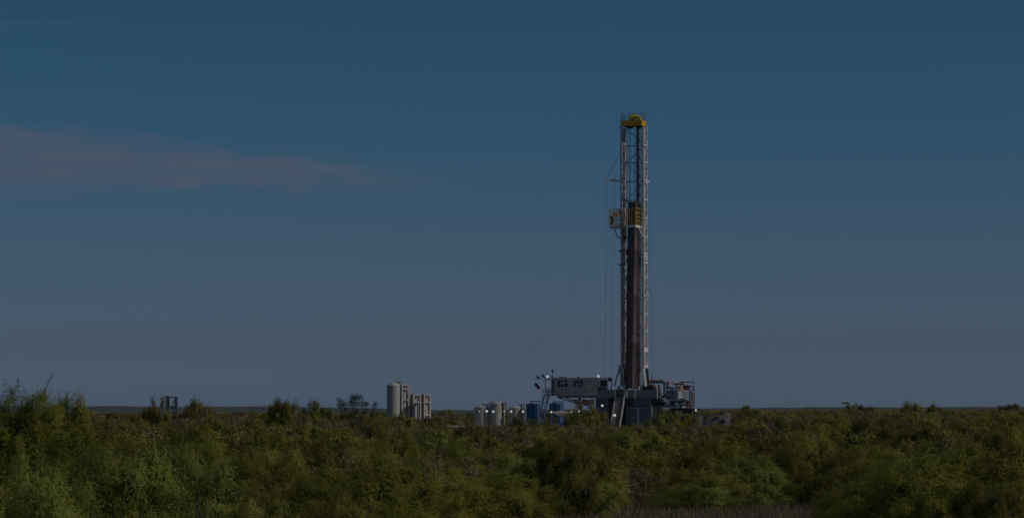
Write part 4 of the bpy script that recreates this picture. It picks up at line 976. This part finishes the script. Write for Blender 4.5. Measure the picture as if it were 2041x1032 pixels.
# ---- drill pipe stands leaning in the rack
zpb, zpt = Z(775, -1), Z(404, -1)
lean = P(1281, 404, 1.2).x - P(1275.5, 775, 1.2).x
pu1 = px_u(1265.6, -2.3) - lean*0.12
pm = MB(); hgt = zpt-zpb
secs = [(.062, 0)]
for k in range(1, 4): z = hgt*k/4*1.0; secs += [(.062, z-.35), (.085, z-.3), (.085, z+.3), (.062, z+.35)]
secs += [(.062, hgt-.4), (.085, hgt-.35), (.085, hgt)]
pm.lathe((0, 0, 0), secs, 8)
me0 = None; np_ = 0
for j in range(24):
    for i in range(8):
        if not (j < 2 or i < 2): continue
        ub = pu1 - .158*i - lean*.88; v_ = -2.25 + .15*j
        root_p = l2w(Vector((ub, v_, zpb)))
        if me0 is None:
            o = pm.build('drill_pipe', M['pipe'], smooth=True); me0 = o.data
        else:
            o = bpy.data.objects.new('drill_pipe', me0); col.objects.link(o)
        jit = random.Random(i*31+j)
        tv = (Matrix.Rotation(-TH, 3, 'Z') @ Vector((lean + jit.uniform(-.02, .02), jit.uniform(-.02, .02), hgt))).normalized()
        o.location = root_p + Vector((0, 0, jit.uniform(-.05, .15))); o.rotation_mode = 'QUATERNION'; o.rotation_quaternion = tv.to_track_quat('Z', 'Y')
        lab = 'brown steel drill pipe in the sunlit side row of the rack' if i == 0 and j > 0 else 'dark steel drill pipe in the shaded front row of the rack' if j == 0 else 'steel drill pipe in the second rows of the rack'
        tag(o, lab, 'drill pipe', {0: 'drill pipes racked in the sunlit side row'}.get(i if j else 9, 'drill pipes racked in the shaded front row' if j == 0 else 'drill pipes racked in the second rows')); np_ += 1
# pipe belly straps
for yy in (531, 660):
    b = MB(); c = P(1253, yy, -2.5); e = Vector((pu1 + .15, -2.5, c.z)); 
    k = (c.z - zpb)/hgt; shift = -lean*(1-k)*.88
    a_ = Vector((pu1 - 1.2 + shift, -2.42, c.z)); e = Vector((pu1+.13+shift, -2.42, c.z)); f_ = Vector((pu1+.13+shift, 1.4, c.z))
    for dz2 in (.4, -.4): b.bar(a_+Vector((0, 0, dz2)), e+Vector((0, 0, dz2)), .04); b.bar(e+Vector((0, 0, dz2)), f_+Vector((0, 0, dz2)), .04)
    b.build('pipe_strap', M['brown'], rig)

# ---- guy and load wires
def wire(p, q_, r_, label, sag=0.0):
    b = MB(); c = (Vector(p)+Vector(q_))/2; n = 8
    pts = [Vector(p).lerp(Vector(q_), k/n) - Vector((0, 0, sag*4*(k/n)*(1-k/n))) for k in range(n+1)]
    b.tube([x-Vector(q_) for x in pts], r_, 5); o = b.build('guy_wire', M['wire']); o.location = q_; tag(o, label, 'wire', 'wires around the mast'); return o
g1 = l2w(P(1236, 419, 0)); g2 = at(983, 800, 470); dd_ = (g2-g1); g3 = g1 + dd_*((g1.z-.2)/(g1.z-g2.z))
wire(g1, g3, .012, 'long guy wire slanting from the racking board down to the white tanks', .8)
wire(l2w(P(1236, 305, 0)), l2w(P(1209, 357, -1)), .03, 'short wire from the upper mast to the tip of the boom')
wire(l2w(P(1209, 366, -1)), l2w(P(1205, 776, -2.6)), .018, 'vertical line hanging from the boom hook to the cabin')
wire(l2w(P(1221, 361, -.6)), l2w(P(1217, 776, -2.6)), .015, 'thin line just right of the boom hook line')
wire(l2w(P(1226.5, 345, -.4)), l2w(P(1221, 770, -.4)), .015, 'thin vertical line close to the left mast leg')
wire(l2w(P(1291, 420, 2)), l2w(P(1299, 776, 3)), .015, 'thin line from the right mast leg down to the floor')
wire(l2w(P(1291, 300, 2)), l2w(P(1303.5, 762, 3)), .014, 'outermost thin line right of the mast')
b = MB(); b.tube([P(1299.5, 758, 3), P(1299.5, 747, 3)], .07, 6); b.build('line_weight', M['black'], rig)

# ---- flags
def flag(px0, py0, px1, py1, cols_, label):
    tip, foot = P(px0, py0, DV), P(px1, py1, DV); t = rigthing('flag', foot, label, 'flag')
    b = MB(); b.tube([foot, tip], .035, 6); b.build('pole', M['grey'], t)
    d = (foot-tip); L_ = d.length; d.normalize(); s = Vector((-.55, 0, -.83)); n = 8
    for ci, (f0, f1, w0, w1, m_) in enumerate(cols_):
        b = MB(); vs_, fs = [], []
        for i in range(n+1):
            f = f0+(f1-f0)*i/n
            for j in range(4):
                off_ = (w0+(w1-w0)*j/3); dp = d.lerp(Vector((0, 0, -1)), .35)
                vs_.append(tip + d*L_*f + s*off_ + Vector((0, .07*math.sin(i*1.3+j), 0)))
        for i in range(n):
            for j in range(3): k = i*4+j; fs.append((k, k+4, k+5, k+1))
        b.add(vs_, fs); o = b.build('cloth', m_, t)
        sd = o.modifiers.new('thickness', 'SOLIDIFY'); sd.thickness = .02
flag(1066, 743.5, 1086, 762, [(.08, .42, .0, .10, M['flaggreen']), (.28, .5, .08, .38, M['flagdark'])], 'dark furled flag on the upper slanting pole at the porch')
flag(1079.5, 743, 1090, 756, [(.1, .7, .0, .28, M['flaggreen'])], 'small dark furled flag nearest the porch lamp')
flag(1067.5, 761.5, 1084, 779, [(.0, .55, .0, .28, M['flagdark']), (.05, .6, .28, .52, M['flagred']), (.0, .25, .28, .45, M['flagwhite'])], 'red and navy striped flag on the lowest slanting pole')

# ---- lamps on poles around the pad
def lamp(wp, label, r_=.22, pole=True, face=(0, -1, 0), gz=.25):
    t = worldthing('floodlight', (wp.x, wp.y, gz if pole else wp.z), label, 'lamp', 'lit floodlights around the site')
    r_ *= .88
    b = MB(); b.tube([wp+Vector((0, -.06, 0)), wp+Vector((0, .04, 0))], r_, 14); b.build('bulb', M['lamp'], t)
    b = MB(); b.tube([wp+Vector((0, .045, 0)), wp+Vector((0, .25, 0))], [r_*1.12, r_*.6], 14)
    if pole: b.tube([(wp.x, wp.y+.15, gz), (wp.x, wp.y+.15, wp.z)], .04, 6)
    else: b.bar(wp+Vector((0, .15, 0)), wp+Vector((0, .15, -.5)), .07)
    b.build('housing', M['grey'], t)
for (px, py, Y, r_, lab) in [(955.5, 819.5, 512, .10, 'faint lit lamp in front of the leftmost white tank'), (970, 819, 509, .24, 'round lit lamp on a pole between the left and the tall white tank'),
        (983.2, 819.6, 509, .22, 'round lit lamp on a pole before the tall white tank'), (1005, 819.3, 509, .12, 'small lit lamp at the right side of the tall white tank'),
        (1019, 819.5, 508, .2, 'round lit lamp before the low white tank'), (1042.5, 819.5, 508, .22, 'round lit lamp between the low white tank and the blue tank'),
        (1099, 820.8, 500, .22, 'lit lamp at the left end of the tan awning'), (1140.7, 820, 488, .22, 'lit lamp at the right end of the tan awning'),
        (1154.4, 819, 435, .12, 'small lit lamp among the leaves below the doghouse'), (1225, 827, 485, .26, 'lit lamp at the left edge of the pipe ramp'),
        (1387, 816.8, 494, .2, 'lit lamp at the right end of the walkway')]:
    lamp(at(px, py, Y), lab, r_)
lamp(l2w(P(1200.5, 807.8, -1.9)), 'round lit lamp on the dark base box left of the ramp', .24, False)
lamp(l2w(P(1091.3, 750, DV+.2)), 'round lit lamp above the cabin porch', .26, False)
lamp(l2w(P(1192.8, 749.2, CV+.2)), 'round lit lamp above the small cabin beside the mast', .26, False)

# ---- tanks
def tank(px, rpx, py, Y, m, label, dome=.35, group='round storage tanks', zbase=.25):
    top_ = at(px, py, Y); r_ = rpx*mpp(Y); h = top_.z - zbase
    t = worldthing('storage_tank', (top_.x, Y, zbase), label, 'tank', group)
    b = MB(); b.lathe((top_.x, Y, zbase), [(r_, 0), (r_, h-dome*.15)], 48); b.build('shell', m, t, smooth=True)
    b = MB(); b.lathe((top_.x, Y, zbase), [(r_*1.012, h-dome*.15), (r_*1.012, h-dome*.02), (r_*.8, h+dome*.4), (r_*.4, h+dome*.8), (.12, h+dome), (.05, h+dome+.05)], 48); b.build('roof', m, t, smooth=True)
    b = MB(); b.lathe((top_.x-r_*.3, Y-r_*.3, zbase+h+dome*.6), [(.22, 0), (.22, .14)], 12); b.build('hatch', m, t)
    return t, top_, r_
def pipes(t, Y, segs, m, r_=.07, name='pipe'):
    b = MB()
    for s in segs: b.tube([at(x, y_, Y) for x, y_ in s], r_, 6)
    b.build(name, m, t)
t1, _, r1 = tank(960, 15, 811, 519.32, M['tankwhite'], 'leftmost of the three round cream tanks, shadow across its right side', .32)
pipes(t1, 518.2, [[(961, 805.5), (966, 807.5), (972, 807.8), (974, 805.5), (961, 805.5)], [(973, 806), (973.3, 812)]], M['black'], .07)
t2, _, r2 = tank(990, 13.3, 803.5, 518.7, M['tankwhite'], 'tallest of the three round cream tanks, in the middle', .32)
pipes(t2, 517, [[(976.6, 845), (976.5, 803), (978.5, 800.5), (981, 800.5)], [(1002, 805), (1002.3, 828)], [(1008, 822), (1008.2, 802), (1004, 801)]], M['black'], .08)
b = MB(); p = at(1005, 802, 518); b.tube([(p.x, 518, .25), (p.x, 518, p.z)], .17, 10); b.tube([(p.x, 518, p.z-.1), (p.x, 518, p.z+.1)], .3, 10); b.build('vent_pipe', M['tankwhite'], t2)
t3, _, r3 = tank(1028, 14.6, 812.3, 518.8, M['tankwhite'], 'lowest of the three round cream tanks, beside the blue tanks', .3)
pipes(t3, 517, [[(1034, 808.5), (1035, 805), (1038, 806), (1038, 812)], [(1040, 812), (1039.5, 806), (1042, 804.8), (1044.5, 806), (1044.8, 828)]], M['black'], .08)
t4, _, r4 = tank(1063, 14.2, 804.3, 518.12, M['tankblue'], 'left blue round tank behind the blue stairway', .08)
pipes(t4, 516.4, [[(1057, 806), (1057, 799.7), (1078, 799.5)], [(1057, 803), (1060.5, 805)]], M['black'], .1)
t5, _, r5 = tank(1109.5, 14.8, 804.0, 515, M['tankblue'], 'right blue round tank above the tan awning', .08)
pipes(t5, 513.4, [[(1102, 804), (1102, 800.2), (1122.5, 800.2), (1122.5, 803)]], M['black'], .1)
for t_, x, yy_ in ((t4, 1068, 518), (t5, 1113, 515)):
    b = MB(); p = at(x, 805, yy_-2); u_ = Vector((p.x, yy_-14.5*mpp(515)-.08, 0)); b.box((u_.x-.28, u_.y-.3, .25), (u_.x+.28, u_.y+.4, p.z)); b.build('ladder_cage', M['stairblue'], t_)
b = MB(); p = at(1047, 822, 505); b.box((p.x-.2, 504.6, .25), (p.x+.25, 505.1, p.z)); tag(b.build('marker_post', M['white']), 'short white post at the foot of the left blue tank', 'post')
# silos
s1, _, rs = tank(784.5, 13.7, 767.5, 522.9, M['silogrey'], 'tallest round grey silo at the left of the silo group', .55, 'silos and upright tanks left of the white tanks', zbase=0)
b = MB(); b.tube([at(788, 760.5, 523), at(794, 760.5, 523), at(799, 767, 523)], .09, 6); b.bar(at(788, 761.5, 523), at(794, 761.5, 523), .25); b.tube([at(796, 759.5, 523), at(804, 763, 523), at(806, 765, 523)], .06, 6); b.tube([at(793, 762, 523.2), at(793, 766, 523.2)], .08, 6)
b.tube([at(794, 764, 523.1), at(800, 760, 523.1)], .06, 6); b.build('top_railing', M['grey'], s1)
def upright(x0, x1, ytop, Y, label, levels, ribs, top_rail=True, rotd=27):
    a_, c = at(x0, ytop, Y), at(x1, ytop, Y); wv = (c.x-a_.x); h = a_.z
    rot = R(rotd); W_ = .92*wv/(math.cos(rot)+.25*math.sin(rot)); D_ = W_*.8
    t = bpy.data.objects.new('upright_tank', None); col.objects.link(t); t.location = ((a_.x+c.x)/2, Y, 0); t.rotation_euler = (0, 0, rot); OFF[t.name] = Vector((0, 0, 0))
    tag(t, label, 'tank', 'silos and upright tanks left of the white tanks')
    b = MB(); b.box((-W_*.24, -D_/2+.02, 0), (W_*.27, D_/2-.12, h-.1)); b.box((-W_*.2, -D_/2+.2, h-.097), (W_*.2, D_/2-.3, h+.12)); b.build('shell', M['silorib'], t)
    b = MB(); b.box((-W_/2+.14, -D_/2+.4, 0), (-W_*.24-.003, D_/2-.15, h-.3)); b.box((W_*.27+.003, -D_/2+.4, 0), (W_/2-.14, D_/2-.15, h-.3)); b.build('rear_panel', M['brown'], t)  # recessed plates, dark brown to stand in for shade in the gaps
    b = MB()
    for sx in (-1, 1):
        for sy in (-1, 1): b.box((sx*W_/2-.13, sy*D_/2-.13, 0), (sx*W_/2+.13, sy*D_/2+.13, h))
    for lv in levels:
        z = at(x0, lv, Y).z
        for sy in (-1, 1): b.box((-W_/2+.13, sy*D_/2-.1, z-.16), (W_/2-.13, sy*D_/2+.1, z+.1))
        for sx in (-1, 1): b.box((sx*W_/2-.1, -D_/2+.13, z-.16), (sx*W_/2+.1, D_/2-.13, z+.1))
    b.build('frame', M['silorib'], t)
    b = MB()
    for rb_ in ribs: b.box((W_*rb_-.05, -D_/2-.06, 0), (W_*rb_+.05, -D_/2+.015, h-.4))
    for lv in levels: z = at(x0, lv, Y).z; b.box((-W_*.3, -D_/2-.16, z-.42), (W_*.12, -D_/2-.11, z-.18))
    b.build('fill_pipe', M['brown'], t)
upright(797.8, 813.5, 765.5, 523.3, 'tall white framed upright tank right of the tallest silo', (766.5, 774, 795.5), (.18,))
t6, _, _ = tank(815.5, 4.5, 787, 525, M['silogrey'], 'narrow grey silo between the tall and short framed tanks', .2, 'silos and upright tanks left of the white tanks', zbase=0)
upright(820.5, 836.5, 785.2, 524, 'first short white framed upright tank after the narrow silo', (786, 800.5), (.15, .4))
upright(836, 845, 787.3, 529, 'middle short framed upright tank, mostly hidden between two others', (788, 800.5), (.1,))
upright(842.5, 856, 785.2, 522, 'rightmost short white framed upright tank of the silo group', (786, 800.5, 826), (.25,))

# ---- awning between posts
aw = worldthing('awning', (at(1118, 822, 496).x, 496, .25), 'tan canvas awning sagging in front of the right blue tank', 'awning')
b = MB(); x0, x1 = at(1099.5, 821, 496).x, at(1139, 821, 496).x; zt_ = at(1110, 820.6, 496).z; vs_, fs = [], []
n = 16; mq = 8
for side_ in (0, 1):
    for i in range(n+1):
        t_ = i/n
        for j in range(mq+1):
            s_ = j/mq; prof = math.sin(math.pi*t_)**.7; hump = math.sin(math.pi*s_)
            vs_.append((x0+(x1-x0)*t_, 494.8+2.4*s_, zt_ + (.12*prof*hump if side_ == 0 else -.55*prof*(.25+.75*hump)-.03)))
for side_ in (0, 1):
    o_ = side_*(n+1)*(mq+1)
    for i in range(n):
        for j in range(mq): k = o_+i*(mq+1)+j; fs.append((k, k+mq+1, k+mq+2, k+1) if side_ else (k, k+1, k+mq+2, k+mq+1))
e_ = (n+1)*(mq+1)
for i in range(n):
    for j in (0, mq): k = i*(mq+1)+j; fs.append((k, k+mq+1, k+mq+1+e_, k+e_))
b.add(vs_, fs); b.build('canvas', M['canvas'], aw)
b = MB()
for x in (x0+.05, x1-.05):
    for yy in (494.9, 497.1): b.tube([(x, yy, .25), (x, yy, zt_)], .05, 6)
b.build('post', M['grey'], aw)

# ---- low shed at right and machinery under it
sh = worldthing('open_shed', (at(1425, 824, 478).x, 478, .25), 'low open-sided shed with a dark flat roof right of the rig', 'shed')
Ys = 478; b = MB()
b.box((at(1394, 826, Ys).x, Ys, at(1394, 826.6, Ys).z), (at(1441, 826, Ys).x, Ys+4, at(1394, 823.4, Ys).z)); b.build('roof', M['brown'], sh)
b = MB(); b.bar(at(1441.5, 823.2, Ys), at(1447, 822.2, Ys), .3, .12); b.bar(at(1447, 822.4, Ys), at(1456, 825.4, Ys), 1.2, .18); b.build('roof_end', M['canvas'], sh)
b = MB()
for x in (1396, 1441, 1448, 1454.5):
    for yy in (Ys+.1, Ys+3.8): p = at(x, 825, Ys); b.bar((p.x, yy, p.z), (p.x, yy, .2), .14)
b.build('post', M['cabintrim'], sh)
eng = worldthing('pump_engine', (at(1422, 840, Ys).x, Ys-2, .25), 'dark pump engine standing in front of the low open shed', 'machine')
b = MB(); Y2 = Ys-2; b.box(at(1407, 852, Y2), at(1441, 835, Y2)+Vector((0, 1.5, 0))); b.box(at(1418, 835.2, Y2), at(1436, 832.5, Y2)+Vector((0, 1, 0))); b.build('body', M['slatedk'], eng)
b = MB(); b.tube([at(1404, 846, Y2), at(1405, 834, Y2), at(1409, 831.5, Y2)], .22, 8); b.tube([at(1440, 842, Y2), at(1444, 838, Y2)], .4, 10); b.bar(at(1425, 833, Y2), at(1431, 830, Y2), .3); b.build('engine_part', M['black'], eng)
b = MB(); b.box(at(1406, 837, Y2-.1), at(1409, 834, Y2-.1)+Vector((0, .1, 0))); b.box(at(1413, 836.5, Y2-.3), at(1417, 834.5, Y2-.3)+Vector((0, .2, 0))); b.build('gauge_panel', M['pink'], eng)
b = MB(); b.box(at(1396, 831.5, 480), at(1403, 829.4, 480)+Vector((0, 2, 0))); p = at(1399.5, 831.5, 480); b.box((p.x-.15, 480.5, .2), (p.x+.15, 481, p.z)); tag(b.build('work_table', M['tankwhite']), 'small pale table at the left end of the low shed', 'table')
b = MB(); b.box(at(1348, 831, 490), at(1361, 819, 490)+Vector((0, 1, 0))); b.box(at(1352, 819.1, 490), at(1358, 817.5, 490)+Vector((0, .6, 0))); p = at(1354, 831, 490); b.box((p.x-.4, 490.2, .25), (p.x+.4, 490.8, p.z)); tag(b.build('equipment_crate', M['brown']), 'rusty orange equipment crate under the walkway end', 'crate')
# low white trailer roofs left of the tanks
tr = worldthing('flat_trailer', (at(905, 850, 492).x, 492, .25), 'low white flatbed load half hidden in the brush left of the tanks', 'trailer')
b = MB(); b.box(at(887, 849.6, 492), at(898, 847.2, 492)+Vector((0, 2.2, 0))); b.box(at(901, 850.4, 492), at(912, 847.6, 492)+Vector((0, 2.2, 0))); b.box(at(915, 849.4, 492), at(924, 848, 492)+Vector((0, 2, 0))); b.build('load', M['white'], tr)
b = MB(); b.box(at(884, 852.5, 492), at(928, 850.6, 492)+Vector((0, 2.4, 0))); b.build('deck', M['grey'], tr)
b = MB()
for x in (890, 894, 918, 922): p = at(x, 853, 492); b.tube([(p.x, 491.9, .75), (p.x, 494.3, .75)], .5, 16)
b.build('wheel', M['black'], tr)

# ---- steel frame at the left
Yf = 420
fr = worldthing('steel_frame', (at(337, 815, Yf).x, Yf, hfun(at(337, 815, Yf).x, Yf)), 'blue-grey steel frame with open panels standing in the brush at left', 'steel frame')
gzf = hfun(at(337, 815, Yf).x, Yf)
b = MB()
for x, yt, wd in ((323, 793, .14), (332, 792, .3), (337, 791, .16), (351, 790, .42), (353.3, 794, .1)):
    p = at(x, yt, Yf); b.bar((p.x, Yf, gzf), p, wd)
for yy, xa, xb, wd in ((792.5, 320, 333, .08), (791, 332, 351, .14), (818.5, 338, 350, .2)): b.bar(at(xa, yy, Yf), at(xb, yy, Yf), wd)
b.bar(at(338, 816, Yf), at(346, 801, Yf), .1)
b.build('post', M['slatedk'], fr)
b = MB(); b.box(at(330, 830, Yf+.3), at(336, 789, Yf+.3)+Vector((0, .5, 0))); b.box(at(331, 791, Yf+.2), at(333.5, 787.5, Yf+.2)+Vector((0, .5, 0))); b.build('cabinet', M['slatedk'], fr)
b = MB(); b.bar(at(349.5, 795, Yf-.1), at(343, 804, Yf-.1), .22); b.bar(at(338.5, 810, Yf-.1), at(338.5, 838, Yf-.1), .16); b.bar(at(338, 817.8, Yf-.2), at(350, 818, Yf-.2), .16); b.bar(at(353.4, 792, Yf-.1), at(353.4, 832, Yf-.1), .1)
b.box(at(345, 816, Yf), at(347, 811, Yf)+Vector((0, .1, 0))); b.build('light_panel', M['slatelt'], fr)
b = MB(); b.box(at(339, 816, Yf+.5), at(349, 808, Yf+.5)+Vector((0, .1, 0))); b.build('mesh_panel', M['slate'], fr)
# ---- light tower on the right horizon
Yl = 640; pl = at(1685.5, 806, Yl); gl = hfun(pl.x, Yl)
lt = worldthing('light_tower', (pl.x, Yl, gl), 'white-headed portable light tower standing above the brush at right', 'light tower')
b = MB()
for dx in (-.28, .28): b.bar((pl.x+dx, Yl, gl), (pl.x+dx, Yl, at(1685, 803, Yl).z), .07)
z = gl
while z < at(1685, 804, Yl).z: b.bar((pl.x-.28, Yl, z), (pl.x+.28, Yl, z+.5), .05); z += .5
b.bar(at(1681, 802, Yl), at(1691, 802, Yl), .12); b.build('mast', M['grey'], lt)
for x, y_ in ((1680.8, 801.2), (1684.2, 801.5), (1688, 800.3), (1690.6, 801.8)):
    c = at(x, y_, Yl); b = MB(); b.tube([c+Vector((0, -.15, -.05)), c+Vector((0, .12, .1)), c+Vector((0, .3, .12))], [.26, .22, .08], 12); b.build('lamp_head', M['lamphood'], lt)
for x in (1679.8, 1689.8):
    b = MB(); b.box(at(x-1, 805.3, Yl), at(x+1, 803.6, Yl)+Vector((0, .3, 0))); b.build('ballast_box', M['black'], lt)
hz_ = MB(); hz_.box((-2600, -350, -1.2), (2600, 14500, 62.0)); hm = bpy.data.materials.new('haze'); hm.use_nodes = True
nh = hm.node_tree; nh.nodes.clear(); ho = nh.nodes.new('ShaderNodeOutputMaterial'); hv = nh.nodes.new('ShaderNodeVolumePrincipled')
hv.inputs['Color'].default_value = (0.55, 0.75, 1.0, 1); hv.inputs['Density'].default_value = 0.000024; hv.inputs['Anisotropy'].default_value = 0.2
nh.links.new(hv.outputs[0], ho.inputs['Volume']); tag(hz_.build('haze', hm), kind='stuff')
print('pipes', np_, 'ind', len(ind), 'rest', len(rest), 'ymax', ymax)
